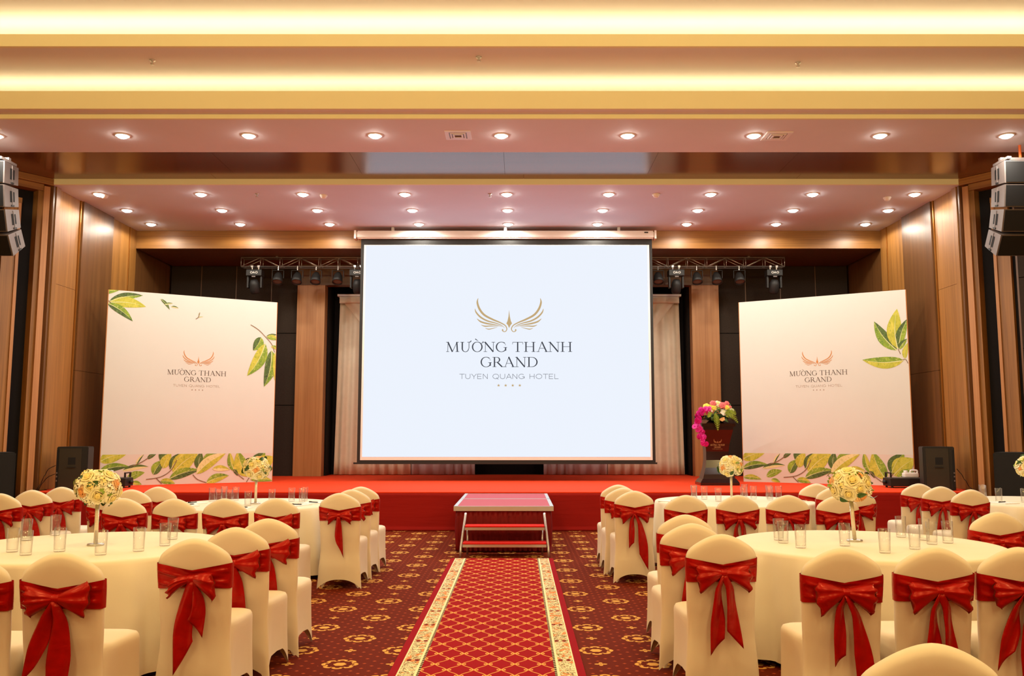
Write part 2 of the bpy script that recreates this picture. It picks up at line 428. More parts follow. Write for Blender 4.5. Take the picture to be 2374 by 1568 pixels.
# stage side walls: veneer panels and brass trims are children
for sg, nm in ((-1, 'wall_stage_left'), (1, 'wall_stage_right')):
    side = 'left' if sg < 0 else 'right'
    w = boxo(nm, (sg*7.93, 14.95, 0), (sg*8.1, 21.06, 5.9), M_WOODD); tag(w, 'stage %s side wall of light and dark veneer panels' % side, None, None, 'structure')
    def p(n, y0, y1, d, m, z0=ST+.002, z1=5.85): boxo(n, (sg*(7.87-d), y0, z0), (sg*7.93, y1, z1), m, w)
    p('pier_return', 14.955, 15.02, .03, M_WOODD); p('pier_panel', 15.02, 15.16, .05, M_WOODL)
    p('veneer_panel', 15.17, 15.93, 0, M_WOODL, 4.18); p('veneer_panel', 15.17, 15.93, 0, M_WOODL, ST+.002, 4.175)
    p('metal_trim', 15.945, 15.985, .02, M_BRASS)
    p('dark_panel', 16.0, 17.22, .045, M_WOODD, 2.72); p('dark_panel', 16.0, 17.22, .045, M_WOODD, ST+.002, 2.714)
    p('metal_trim', 17.235, 17.265, .02, M_BRASS)
    p('veneer_panel', 17.28, 18.02, 0, M_WOODL)
    p('metal_trim', 18.03, 18.055, .015, M_BRASS)
    p('veneer_panel', 18.07, 18.36, .01, M_WOODL)
    p('dark_panel', 18.40, 20.27, -.02, M_WOODD, ST+.002, 5.465)
    # splayed front wing with nested frames
    f = -sg
    w = link('wall_wing_'+side, None, None, (sg*7.87, 14.88, 0), (0, 0, atan2(-.8, sg*.6)))
    tag(w, 'splayed %s wing wall with nested veneer frames and black panels' % side, None, None, 'structure')
    def q(n, s0, s1, d0, d1, z0, z1, m): boxo(n, (s0, f*d0, z0), (s1, f*d1, z1), m, w)
    q('wall_core', -.1, 2.55, -.34, -.27, 0, 5.949, M_BLACK)
    q('frame_post', 0.0, .10, -.26, .02, 0, 5.80, M_WOODP)
    q('frame_post', .102, .175, -.26, -.03, 0, 5.72, M_WOODL)
    q('frame_header', -.04, 2.5, -.26, .05, 5.83, 5.945, M_WOODLH)
    q('frame_header', .10, 2.5, -.26, .0, 5.715, 5.826, M_WOODLH)
    q('black_panel', .177, 2.5, -.265, -.20, 0, 5.712, M_BLACK)
    q('inner_frame_post', .40, .45, -.198, -.10, 0, 5.50, M_WOODP)
    q('inner_frame_post', .452, .66, -.198, -.125, 0, 5.45, M_WOODL)
    q('inner_frame_header', .40, 2.5, -.198, -.09, 5.452, 5.54, M_WOODLH)
    q('veneer_strip', .72, .75, -.198, -.165, 0, 5.44, M_WOODD)
    for s0, s1 in ((.755, 1.32), (1.345, 1.91), (1.935, 2.5)):
        for z0, z1 in ((.02, 1.86), (1.872, 2.95), (2.962, 4.12), (4.132, 5.44)): q('acoustic_panel', s0, s1, -.198, -.16, z0, z1, M_BLACKP)

# stage rear wall
wb = boxo('wall_back', (-8.1, 21.06, ST+.002), (8.1, 21.2, 5.9), M_BLACK); tag(wb, 'stage rear wall with dark acoustic panels and veneer pillars', None, None, 'structure')
def bk(n, x0, x1, y0, y1, z0, z1, m): boxo(n, (x0, y0, z0), (x1, y1, z1), m, wb)
for sg in (-1, 1):
    e = [-7.87, -7.16, -6.347, -5.524, -4.875] if sg < 0 else [4.822, 5.49, 6.30, 7.12, 7.87]
    bk('panel_backing', e[0], e[-1], 20.37, 20.42, ST+.002, 5.469, M_HOLE)
    for i in range(4):
        for z0, z1 in ((ST+.002, 2.22), (2.236, 3.88), (3.896, 5.465)): bk('acoustic_panel', e[i]+.012, e[i+1]-.012, 20.30, 20.368, z0, z1, M_BLACKP)
    for i in (1, 2, 3): bk('panel_trim', e[i]-.011, e[i]+.011, 20.31, 20.365, ST+.002, 5.465, M_WOODD)
bk('pillar', -4.872, -4.236, 20.12, 20.42, ST+.002, 4.985, M_WOODP); bk('pillar', 4.198, 4.82, 20.12, 20.42, ST+.002, 4.985, M_WOODP)
bk('lintel', -4.872, 4.82, 20.12, 20.42, 4.988, 5.467, M_WOODD)
for a, b in ((-4.26, -4.20), (4.165, 4.225)): bk('niche_side', a, b, 20.42, 21.06, ST+.002, 5.0, M_BLACK)
hd = boxo('trim_1', (-7.86, 18.36, 5.469), (7.86, 18.40, 5.848), M_WOODLH); tag(hd, 'veneer header beam across the stage rear', None, None, 'structure')
boxo('header_soffit', (-7.86, 18.402, 5.469), (7.86, 20.42, 5.50), M_WOODD, hd)

# stage
st = thing('stage', 'wide red carpeted stage with darker red cloth front', 'stage', (0, SF, 0))
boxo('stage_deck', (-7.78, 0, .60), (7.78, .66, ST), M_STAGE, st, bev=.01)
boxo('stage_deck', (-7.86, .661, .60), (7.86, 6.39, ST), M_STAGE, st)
mb = MB()
def frontcloth(u, v):
    x = -7.78+15.56*u; z = .60*(1-v)
    return (x, -.004-.012*v*v-.004*sin(x*3.1)*v-(.05*max(0, v-.93)/.07), max(z, .006))
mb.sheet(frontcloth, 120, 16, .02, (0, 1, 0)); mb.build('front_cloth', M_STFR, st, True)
boxo('stage_core', (-7.8, .2, .0), (7.8, .64, .598), M_BLACK, st)
# ------------------------------------------------------------------ downlights, vents, detectors
def dl_meshes():
    a = MB().lathe([(.080, 0), (.086, -.012), (.112, -.010), (.118, 0)], 20).mesh('trim_ring', M_WHITEM, True); fixn(a)
    b = MB().lathe([(.001, -.044), (.04, -.041), (.068, -.028), (.084, -.004), (.084, .0)], 16).mesh('lamp_lens', M_LAMP, True); fixn(b)
    return a, b
DLR, DLL = dl_meshes()
ORD = ['leftmost', 'second from left', 'third from left', 'fourth from left', 'fifth from left', 'sixth from left', 'seventh from left', 'eighth from left', 'rightmost']
def downlight(x, y, z, label, group, w):
    t = thing('ceiling_downlight', label, 'light', (x, y, z), 0, group)
    link('trim_ring', DLR, t); link('lamp_lens', DLL, t)
    spot('lamp', (0, 0, -.07), w, DOWNC, 172, .25, t, .05)
for k, (yy, rn) in enumerate(((15.49, 'front'), (16.63, 'middle'), (17.75, 'rear'))):
    for i in range(9):
        downlight(.002+(i-4)*1.829, yy, 5.85, 'round downlight in the %s row of the stage ceiling, %s' % (rn, ORD[i]), 'stage ceiling downlights', DOWN_W)
for i in range(9):
    x = -7.50+i*1.864
    lab = 'round downlight in the ceiling band before the wood soffit, '+(ORD[i-1] if 0 < i < 8 else 'at the far right edge' if i == 8 else 'just beyond the left edge')
    downlight(x, 12.65, 5.949, lab, 'ceiling band downlights', DOWN_W*2.9)
def vent(x, y, z, label):
    t = thing('ceiling_vent', label, 'vent', (x, y, z), 0, 'ceiling air vents')
    m = MB()
    for k, (o, i_, zz) in enumerate(((.19, .13, .008), (.115, .09, .014), (.075, .05, .02))):
        mm = MB()
        for a, b in (((-o, -o), (o, -i_)), ((-o, i_), (o, o)), ((-o, -i_), (-i_, i_)), ((i_, -i_), (o, i_))): mm.box((a[0], a[1], -zz), (b[0], b[1], 0))
        mm.build('vent_frame' if k == 0 else 'louvre', M_WHITEM, t)
    boxo('backing', (-.13, -.13, -.003), (.13, .13, -.0005), M_WOODD, t)
vent(-.68, 12.64, 5.949, 'square white ceiling vent left of the middle downlight')
vent(4.03, 12.68, 5.949, 'square ceiling vent right of the sixth downlight')
vent(-7.46+.0, 12.2, 5.949, 'square ceiling vent at the far left edge')
def sprinkler(x, y, z, label):
    t = thing('sprinkler', label, 'sprinkler', (x, y, z), 0, 'ceiling sprinklers')
    MB().lathe([(.0, 0), (.04, -.001), (.038, -.012), (.015, -.014), (.012, -.05), (.0, -.052)], 14).build('body', M_STEEL, t, True)
    MB().lathe([(.0, -.052), (.03, -.054), (.03, -.058), (.0, -.06)], 14).build('deflector', M_STEEL, t, True)
sprinkler(-4.62, 11.2, 6.47, 'small metal sprinkler on the upper ceiling band, left')
sprinkler(3.92, 11.28, 6.47, 'small metal sprinkler on the upper ceiling band, right')
sprinkler(-.31, 11.1, 6.47, 'small metal sprinkler on the upper ceiling band, middle')
sprinkler(-4.47, 15.47, 5.85, 'small sprinkler on the stage ceiling between second and third downlights')
sprinkler(-.30, 15.47, 5.85, 'small sprinkler on the stage ceiling left of the middle downlight')
def detector(x, y, z, label):
    t = thing('smoke_detector', label, 'detector', (x, y, z), 0, 'ceiling smoke detectors')
    MB().lathe([(0, 0), (.07, 0), (.07, -.02), (.0, -.021)], 18).build('base', M_WHITEM, t, True)
    MB().lathe([(.06, -.02), (.05, -.05), (.03, -.062), (0, -.064)], 18).build('head', M_WHITEM, t, True)
detector(-7.25, 15.56, 5.85, 'white smoke detector beside the leftmost front stage downlight')
detector(-3.30, 15.56, 5.85, 'white smoke detector beside the third front stage downlight')
detector(2.68, 15.5, 5.85, 'white smoke detector right of the sixth front stage downlight')
detector(6.92, 15.72, 5.85, 'white smoke detector beside the rightmost front stage downlight')

# ------------------------------------------------------------------ lettering and emblem (flat print)
def flatstroke(mb, pts, ws, y=0.0):
    """tapered ribbon through (x,z) points in the plane y"""
    L = []; Rr = []
    for i, p in enumerate(pts):
        a = pts[max(0, i-1)]; b = pts[min(len(pts)-1, i+1)]
        dx, dz = b[0]-a[0], b[1]-a[1]; l = sqrt(dx*dx+dz*dz) or 1e-9
        w = (ws[i] if isinstance(ws, (list, tuple)) else ws)/2
        L.append((p[0]-dz/l*w, y, p[1]+dx/l*w)); Rr.append((p[0]+dz/l*w, y, p[1]-dx/l*w))
    n = len(pts)
    mb.add(L+Rr, [(i, i+1, n+i+1, n+i) for i in range(n-1)])
def smoothpts(pts, ws, k=5):
    out = []; wo = []; n = len(pts)
    for i in range(n-1):
        p0, p1, p2, p3 = pts[max(0, i-1)], pts[i], pts[i+1], pts[min(n-1, i+2)]
        for j in range(k):
            t = j/k
            out.append(tuple(.5*((2*p1[c])+(-p0[c]+p2[c])*t+(2*p0[c]-5*p1[c]+4*p2[c]-p3[c])*t*t+(-p0[c]+3*p1[c]-3*p2[c]+p3[c])*t**3) for c in (0, 1)))
            wo.append(ws[i]*(1-t)+ws[i+1]*t)
    out.append(pts[-1]); wo.append(ws[-1]); return out, wo
def arcst(cx, cy, rx, ry, a0, a1, tn, tk, n=28):
    pts = []; ws = []
    for i in range(n+1):
        a = R(a0+(a1-a0)*i/n); w = tn+(tk-tn)*abs(cos(a))**1.6
        pts.append((cx+(rx-w/2)*cos(a), cy+(ry-w/2)*sin(a))); ws.append(w)
    return pts, ws
K, T = .13, .05      # thick and thin stroke
def S(x0, y0, x1, y1, w): return ([(x0, y0), (x1, y1)], w)
def bar(x0, x1, y, t=.045): return ([(x0, y), (x1, y)], t)
def serif_glyph(ch):
    st = []; adv = 1.0
    sl = lambda x, y, w=.15: st.append(bar(x-w, x+w, y+(.022 if y < .5 else -.022)))
    if ch == 'M':
        st += [S(.16, 0, .20, 1, T), S(.18, 1, .58, 0, K), S(.58, 0, .98, 1, T), S(.96, 1, 1.02, 0, K)]; sl(.16, 0, .13); sl(1.02, 0, .16); sl(.12, 1, .1); sl(1.02, 1, .12); adv = 1.22
    elif ch in 'UV\u01af':
        p, w = arcst(.50, .33, .34, .35, 180, 360, T, K); w = [w[i]*(1-i/len(w))+T*1.2*(i/len(w)) for i in range(len(w))]
        st += [S(.225, 1, .225, .33, K), (p, w), S(.81, .33, .81, 1, T*1.2)]; sl(.225, 1, .17); sl(.81, 1, .15); adv = 1.02
        if ch == '\u01af': st.append(smoothpts([(.84, 1.0), (.93, 1.02), (.99, 1.08), (.97, 1.15)], [.04, .06, .09, .03]))
    elif ch in 'O\u01a0\u1edc':
        st.append(arcst(.52, .5, .48, .52, 0, 360, T, K, 40)); adv = 1.05
        if ch != 'O': st.append(smoothpts([(.86, .86), (.96, .9), (1.03, .98), (1.0, 1.07)], [.04, .06, .09, .03]))
        if ch == '\u1edc': st.append(([(.34, 1.30), (.62, 1.08)], [.10, .02]))
    elif ch == 'N':
        st += [S(.18, 0, .18, 1, T), S(.14, 1, .88, 0, K), S(.88, 0, .88, 1, T)]; sl(.18, 0); sl(.88, 1); sl(.12, 1, .1); adv = 1.06
    elif ch == 'G':
        st.append(arcst(.53, .5, .50, .52, 48, 318, T, K, 30)); st += [S(.90, .12, .90, .45, K), S(.86, .84, .90, .66, .035)]; sl(.90, .47, .16); st[-1] = bar(.72, 1.04, .45); adv = 1.08
    elif ch == 'T':
        st += [S(.46, 0, .46, 1, K), bar(.02, .90, .975), S(.035, 1, .0, .76, .04), S(.885, 1, .92, .76, .04)]; sl(.46, 0, .18); adv = .98
    elif ch == 'H':
        st += [S(.21, 0, .21, 1, K), S(.87, 0, .87, 1, K), bar(.2, .88, .52)]
        for x in (.21, .87): sl(x, 0, .17); sl(x, 1, .17)
        adv = 1.12
    elif ch == 'A':
        st += [S(.16, 0, .50, 1.0, T), S(.48, 1.02, .90, 0, K), bar(.28, .74, .36)]; sl(.15, 0, .14); sl(.90, 0, .17); adv = 1.04
    elif ch == 'R':
        st += [S(.2, 0, .2, 1, K), S(.46, .48, .88, .02, K), bar(.2, .45, .978), bar(.2, .48, .48)]
        p, w = arcst(.42, .73, .30, .27, -90, 90, T, K); st.append((p, w)); sl(.2, 0, .17); sl(.1, 1, .08); sl(.93, 0, .1); adv = .99
    elif ch == 'D':
        st += [S(.2, 0, .2, 1, K), bar(.1, .5, .978), bar(.1, .5, .022)]
        p, w = arcst(.46, .5, .52, .5, -90, 90, T, K); st.append((p, w)); sl(.12, 1, .1); sl(.12, 0, .1); adv = 1.06
    elif ch == ' ': adv = .42
    return st, adv
def sans_glyph(ch):
    t = .085; st = []; adv = 1.15
    if ch == 'T': st += [S(0, .96, 1.0, .96, t), S(.5, 0, .5, 1, t)]; adv = 1.1
    elif ch == 'U': st += [S(.09, 1, .09, .36, t), S(.95, .36, .95, 1, t), arcst(.52, .38, .475, .38, 180, 360, t, t)]; adv = 1.2
    elif ch == 'Y': st += [S(.0, 1, .48, .45, t), S(.96, 1, .48, .45, t), S(.48, 0, .48, .47, t)]; adv = 1.08
    elif ch == 'E': st += [S(.09, 0, .09, 1, t), S(.09, .96, .85, .96, t), S(.09, .04, .85, .04, t), S(.09, .5, .78, .5, t)]; adv = 1.06
    elif ch == 'N': st += [S(.09, 0, .09, 1, t), S(.09, .97, .92, .03, t), S(.92, 0, .92, 1, t)]; adv = 1.2
    elif ch == 'Q': st += [arcst(.6, .5, .6, .5, 0, 360, t, t, 36), S(.72, .26, 1.1, -.1, t)]; adv = 1.38
    elif ch == 'O': st += [arcst(.6, .5, .6, .5, 0, 360, t, t, 36)]; adv = 1.36
    elif ch == 'A': st += [S(.03, 0, .52, 1, t), S(.52, 1, 1.02, 0, t), S(.2, .33, .85, .33, t)]; adv = 1.16
    elif ch == 'G': st += [arcst(.58, .5, .58, .5, 42, 350, t, t, 32), S(1.11, .1, 1.11, .48, t), S(.7, .46, 1.15, .46, t)]; adv = 1.36
    elif ch == 'H': st += [S(.09, 0, .09, 1, t), S(.95, 0, .95, 1, t), S(.09, .5, .95, .5, t)]; adv = 1.24
    elif ch == 'L': st += [S(.09, 0, .09, 1, t), S(.09, .04, .8, .04, t)]; adv = .9
    elif ch == ' ': adv = .7
    return st, adv
def write(mb, text, glyph, x0, x1, z, cap, y):
    tot = sum(glyph(c)[1] for c in text); sx = (x1-x0)/tot; x = x0
    for c in text:
        st, adv = glyph(c)
        for pts, w in st:
            ww = [q*cap for q in w] if isinstance(w, (list, tuple)) else w*cap
            flatstroke(mb, [(x+px*sx, z+pz*cap) for px, pz in pts], ww, y)
        x += adv*sx
FEATH = [([(745,180),(735,240),(765,330),(830,410),(940,470),(1040,512),(1110,552),(1134,598),(1118,632),(1092,636),(1074,618),(1084,608)], [3,24,29,28,24,17,14,13,11,10,16,24]),
         ([(703,325),(720,375),(780,440),(870,490),(980,520),(1060,550),(1105,587)], [4,19,23,20,14,9,2]),
         ([(730,460),(780,500),(860,525),(950,540),(1030,556),(1075,573)], [4,21,22,15,8,2]),
         ([(788,545),(840,563),(920,560),(1020,568)], [4,17,13,2]), ([(845,590),(890,603),(950,591),(1005,576)], [4,13,9,2])]
SPIRE = [(1165,340),(1174,430),(1187,490),(1203,525),(1182,550),(1165,588),(1148,550),(1127,525),(1143,490),(1156,430)]
def emblem(mb, cx, zc, s, y):
    """s metres per drawing unit; (cx, zc) is the drawing point (1165, 640)"""
    for pts, w in FEATH:
        P, W_ = smoothpts(pts, w)
        for sg in (1, -1): flatstroke(mb, [(cx+sg*(px-1165)*s, zc-(pz-640)*s) for px, pz in P], [q*s for q in W_], y)
    mb.add([(cx+(px-1165)*s, y, zc-(pz-640)*s) for px, pz in SPIRE], [tuple(range(len(SPIRE)))])
def stars(mb, x0, x1, z, r, y):
    for k in range(4):
        cx = x0+(x1-x0)*k/3
        mb.add([(cx+(r if i % 2 == 0 else r*.42)*sin(pi*i/5), y, z+(r if i % 2 == 0 else r*.42)*cos(pi*i/5)) for i in range(10)], [tuple(range(10))])

# ------------------------------------------------------------------ projection screen
Y0 = 18.04
sc = thing('projection_screen', 'large lit projection screen with black border hung above the stage', 'projection screen', (-.06, Y0, 0))
def px(x): return x+.06
M_SCR = emit('projected_image', (.83, .88, .97, 1), 1.02)
M_SCRINK = emit('projected_dark_text', (.055, .06, .075, 1), 1.0)
M_SCRGREY = emit('projected_grey_text', (.16, .17, .2, 1), 1.0)
M_SCRGOLD = emit('projected_gold', (.56, .40, .20, 1), 1.0)
m = MB().box((px(-3.15), -.07, 5.60), (px(3.03), .13, 5.765)); me = m.mesh('housing', M_WHITEM)
bm = bmesh.new(); bm.from_mesh(me); bmesh.ops.bevel(bm, geom=list(bm.edges), offset=.025, segments=2, affect='EDGES'); bm.to_mesh(me); bm.free()
hs = link('housing', me, sc)
boxo('end_cap', (px(-3.19), -.075, 5.595), (px(-3.151), .135, 5.77), M_WHITEM, hs); boxo('end_cap', (px(3.031), -.075, 5.595), (px(3.07), .135, 5.77), M_WHITEM, hs)
for xx in (-2.4, -.06, 2.3): boxo('hanger', (px(xx)-.03, 0, 5.76), (px(xx)+.03, .06, 5.85), M_STEEL, sc)
boxo('label_plate', (px(2.82), -.078, 5.71), (px(2.9), -.07, 5.735), M_BLKPL, hs)
boxo('black_border', (px(-3.055), .0, .99), (px(2.985), .012, 5.60), M_BLKPL, sc)
boxo('white_margin', (px(-2.99), -.004, 1.045), (px(2.925), -.0005, 5.475), M_WHITEM, sc)
pi_ = boxo('projected_picture', (px(-2.95), -.008, 1.108), (px(2.885), -.005, 5.467), M_SCR, sc)
boxo('weight_bar', (px(-3.12), -.025, .965), (px(3.015), .03, 1.0), M_BLKPL, sc)
yy = -.0095
mb = MB(); emblem(mb, px(.022), 3.655, 1.43/938, yy); mb.build('emblem', M_SCRGOLD, pi_, fix=False)
for k in range(4):
    mb = MB(); stars(mb, px(-.192+.144*k), px(-.192+.144*k), 2.556, .034, yy); mb.v = mb.v[:10]; mb.f = mb.f[:1]; mb.m = mb.m[:1]; mb.build('star', M_SCRGOLD, pi_, fix=False)
mb = MB(); write(mb, 'M\u01af\u1edcNG THANH', serif_glyph, px(-1.275), px(1.33), 3.243, .205, yy); write(mb, 'GRAND', serif_glyph, px(-.57), px(.625), 2.932, .205, yy); mb.build('lettering', M_SCRINK, pi_, fix=False)
mb = MB(); write(mb, 'TUYEN QUANG HOTEL', sans_glyph, px(-.993), px(1.04), 2.688, .104, yy); mb.build('lettering', M_SCRGREY, pi_, fix=False)

# ------------------------------------------------------------------ leaf banners
def clip(poly, x0, x1, z0, z1):
    def cl(P, ins, inter):
        out = []
        for i in range(len(P)):
            a, b = P[i-1], P[i]
            if ins(b):
                if not ins(a): out.append(inter(a, b))
                out.append(b)
            elif ins(a): out.append(inter(a, b))
        return out
    ix = lambda c: (lambda a, b: (c, a[1]+(b[1]-a[1])*(c-a[0])/(b[0]-a[0])))
    iz = lambda c: (lambda a, b: (a[0]+(b[0]-a[0])*(c-a[1])/(b[1]-a[1]), c))
    for ins, it in ((lambda p: p[0] >= x0, ix(x0)), (lambda p: p[0] <= x1, ix(x1)), (lambda p: p[1] >= z0, iz(z0)), (lambda p: p[1] <= z1, iz(z1))):
        if poly: poly = cl(poly, ins, it)
    return poly
def leafpoly(mb, b, t, w, mats, box, y, bend=.12):
    dx, dz = t[0]-b[0], t[1]-b[1]; L = sqrt(dx*dx+dz*dz); nx, nz = -dz/L, dx/L; n = 10
    mid = []; up = []; dn = []
    for i in range(n+1):
        s = i/n; o = bend*L*sin(pi*s)*.5; hw = w/2*(sin(pi*s**.8)**.85 if 0 < s < 1 else 0)
        c = (b[0]+dx*s+nx*o, b[1]+dz*s+nz*o); mid.append(c)
        up.append((c[0]+nx*hw, c[1]+nz*hw)); dn.append((c[0]-nx*hw*.9, c[1]-nz*hw*.9))
    for side, mi in ((up, mats[0]), (dn, mats[1])):
        for i in range(n):
            P = clip([mid[i], mid[i+1], side[i+1], side[i]], *box)
            if len(P) > 2: mb.cm = mi; mb.add([(p[0], y, p[1]) for p in P], [tuple(range(len(P)))])
    mb.cm = 5
    for i in range(n-1):
        vw = L*.012*(1-i/n)
        P = clip([(mid[i][0]-nx*vw, mid[i][1]-nz*vw), (mid[i+1][0]-nx*vw, mid[i+1][1]-nz*vw), (mid[i+1][0]+nx*vw, mid[i+1][1]+nz*vw), (mid[i][0]+nx*vw, mid[i][1]+nz*vw)], *box)
        if len(P) > 2: mb.add([(p[0], y-.0006, p[1]) for p in P], [tuple(range(len(P)))])
def stemline(mb, pts, w, box, y):
    P, W_ = smoothpts(pts, [w]*len(pts), 4); mb.cm = 4; m2 = MB(); flatstroke(m2, P, W_, y)
    for f in m2.f:
        q = clip([(m2.v[i][0], m2.v[i][2]) for i in f], *box)
        if len(q) > 2: mb.add([(p[0], y, p[1]) for p in q], [tuple(range(len(q)))])
BW, BH = 3.14, 3.62
BAND = [((85,1350),(275,1290),80,(2,2)), ((80,1420),(285,1385),50,(1,0)), ((330,1378),(388,1298),18,(3,0)), ((410,1332),(475,1295),26,(0,0)), ((238,1415),(420,1388),34,(0,3)),
        ((265,1478),(392,1428),46,(1,1)), ((80,1490),(225,1500),34,(2,1)), ((300,1500),(370,1515),26,(1,2)), ((450,1445),(525,1340),60,(1,0)), ((500,1345),(565,1290),66,(0,1)), ((520,1400),(580,1290),60,(2,2)),
        ((572,1412),(685,1285),70,(0,1)), ((590,1432),(775,1290),110,(2,2)), ((563,1475),(785,1412),60,(1,0)), ((782,1412),(800,1280),56,(0,0)), ((808,1347),(920,1290),42,(1,0)),
        ((760,1440),(985,1290),70,(3,2)), ((880,1405),(1015,1412),38,(2,3)), ((835,1503),(1005,1452),54,(1,2)), ((500,1490),(605,1508),36,(2,1)), ((1050,1425),(1012,1280),44,(1,2)),
        ((1150,1462),(1075,1275),90,(2,1)), ((1040,1408),(1072,1455),22,(0,0)), ((1190,1422),(1290,1280),85,(0,1)), ((1205,1432),(1360,1318),110,(2,2)), ((1225,1455),(1360,1395),54,(1,0)), ((1170,1480),(1345,1490),40,(2,1))]
BSTEM = [[(290,1388),(370,1355),(440,1308)], [(400,1478),(500,1462),(575,1415),(620,1340)], [(470,1468),(510,1510)], [(735,1445),(770,1480),(835,1503)], [(1040,1408),(1080,1450),(1122,1480)], [(1140,1500),(1165,1465),(1210,1415)]]
TOPL = [((160,185),(392,138),62,(0,1)), ((165,190),(412,222),84,(2,2)), ((150,195),(320,330),62,(1,0)), ((120,125),(235,98),40,(2,1)), ((515,162),(578,243),24,(0,0)), ((540,205),(602,196),16,(0,3)), ((588,220),(642,232),16,(0,3)), ((790,290),(797,262),8,(1,1)), ((780,302),(822,296),6,(1,3))]
RSP = [((1262,448),(1198,545),84,(1,0)), ((1295,495),(1150,732),104,(1,2)), ((1345,545),(1282,812),100,(1,0)), ((1372,560),(1368,770),70,(2,2)), ((1300,445),(1390,430),22,(0,0)), ((1305,445),(1400,468),44,(2,1)), ((1340,515),(1400,540),30,(1,2))]
TSTEM = [[(150,170),(175,195)], [(765,313),(785,298),(795,264)], [(1180,355),(1240,392),(1290,440),(1345,500),(1368,560)]]
RTOP = [((1275,527),(1113,308),92,(1,0)), ((1280,515),(1274,213),112,(2,2)), ((1288,512),(1350,285),70,(0,1)), ((1322,602),(1029,598),92,(2,1)), ((1330,590),(1350,470),40,(2,2)), ((1290,520),(1345,440),40,(0,1))]
RSTEM = [[(1282,515),(1300,555)], [(1300,602),(1335,595),(1352,625)]]
def invb(c, x, y):
    (ax, ay), (bx, by), (cx, cy), (dx, dy) = c; u = v = .5
    for _ in range(12):
        X = (1-u)*(1-v)*cx+u*(1-v)*dx+(1-u)*v*ax+u*v*bx-x; Y = (1-u)*(1-v)*cy+u*(1-v)*dy+(1-u)*v*ay+u*v*by-y
        xu = (1-v)*(dx-cx)+v*(bx-ax); yu = (1-v)*(dy-cy)+v*(by-ay); xv = (1-u)*(ax-cx)+u*(bx-dx); yv = (1-u)*(ay-cy)+u*(by-dy)
        det = xu*yv-xv*yu; u -= (X*yv-xv*Y)/det; v -= (xu*Y-yu*X)/det
    return ((u-.5)*BW, v*BH)
QL = [(162,95),(1390,190),(80,1525),(1342,1497)]; QR = [(73,162),(1330,67),(112,1508),(1400,1530)]
def banner(loc, rz, label, quad, u, tops, tstems, off):
    t = thing('banner', label, 'banner', loc, rz, 'leaf patterned banners on the stage')
    boxo('panel', (-BW/2, 0, 0), (BW/2, .045, BH), M_BAN, t)
    boxo('edge_frame', (-BW/2-.012, .004, 0), (-BW/2-.001, .05, BH), M_COPPER, t); boxo('edge_frame', (BW/2+.001, .004, 0), (BW/2+.012, .05, BH), M_COPPER, t)
    zb = .157*BH
    boxo('printed_band', (-BW/2, -.003, 0), (BW/2, -.0008, zb), M_BANB, t)
    box1 = (-BW/2, BW/2, 0, zb); box2 = (-BW/2, BW/2, zb, BH); k = BH/1420
    mb = MB(); y = -.0045
    for b, tp, w, mm in BAND: leafpoly(mb, invb(QL, *b), invb(QL, *tp), w*k*1.25, mm, box1, y); y -= .00025
    for s in BSTEM: stemline(mb, [invb(QL, *p) for p in s], 6*k, box1, y)
    y = -.002
    for b, tp, w, mm in tops: leafpoly(mb, invb(quad, *b), invb(quad, *tp), w*k, mm, box2, y); y -= .0003
    for s in tstems: stemline(mb, [invb(quad, *p) for p in s], 5*k, box2, y)
    mb.build('printed_leaves', M_LP, t, fix=False)
    X = lambda q: (q-.5)*BW; y = -.002
    mb = MB(); emblem(mb, X(u[0]), .624*BH, .19*BW/938, y); mb.build('emblem', M_COPPER, t, fix=False)
    mb = MB(); write(mb, 'M\u01af\u1edcNG THANH', serif_glyph, X(u[1]), X(u[2]), .5735*BH, .026*BH, y); write(mb, 'GRAND', serif_glyph, X(u[3]), X(u[4]), .5385*BH, .025*BH, y); mb.build('lettering', M_INK, t, fix=False)
    mb = MB(); write(mb, 'TUYEN QUANG HOTEL', sans_glyph, X(u[5]), X(u[6]), .5105*BH, .0125*BH, y); stars(mb, X(u[7]), X(u[8]), .495*BH, .016, y); mb.build('lettering', M_INKG, t, fix=False)
    for xx in (-1.1, 1.1):
        MB().box((xx-.02, .05, .0), (xx+.02, .09, 2.2)).box((xx-.02, .05, 0), (xx+.02, .5, .03)).build('rear_brace', M_WOODD, t)
banner((-6.065, 17.075, ST), R(30.9), 'tall white leaf banner on the left of the stage', QL, (.524, .345, .696, .443, .605, .381, .661, .493, .555), TOPL+RSP, TSTEM, 0)
banner((6.065, 17.075, ST), R(-30.9), 'tall white leaf banner on the right of the stage, behind the lectern', QR, (.4795, .308, .657, .40, .563, .343, .623, .451, .512), RTOP, RSTEM, 0)
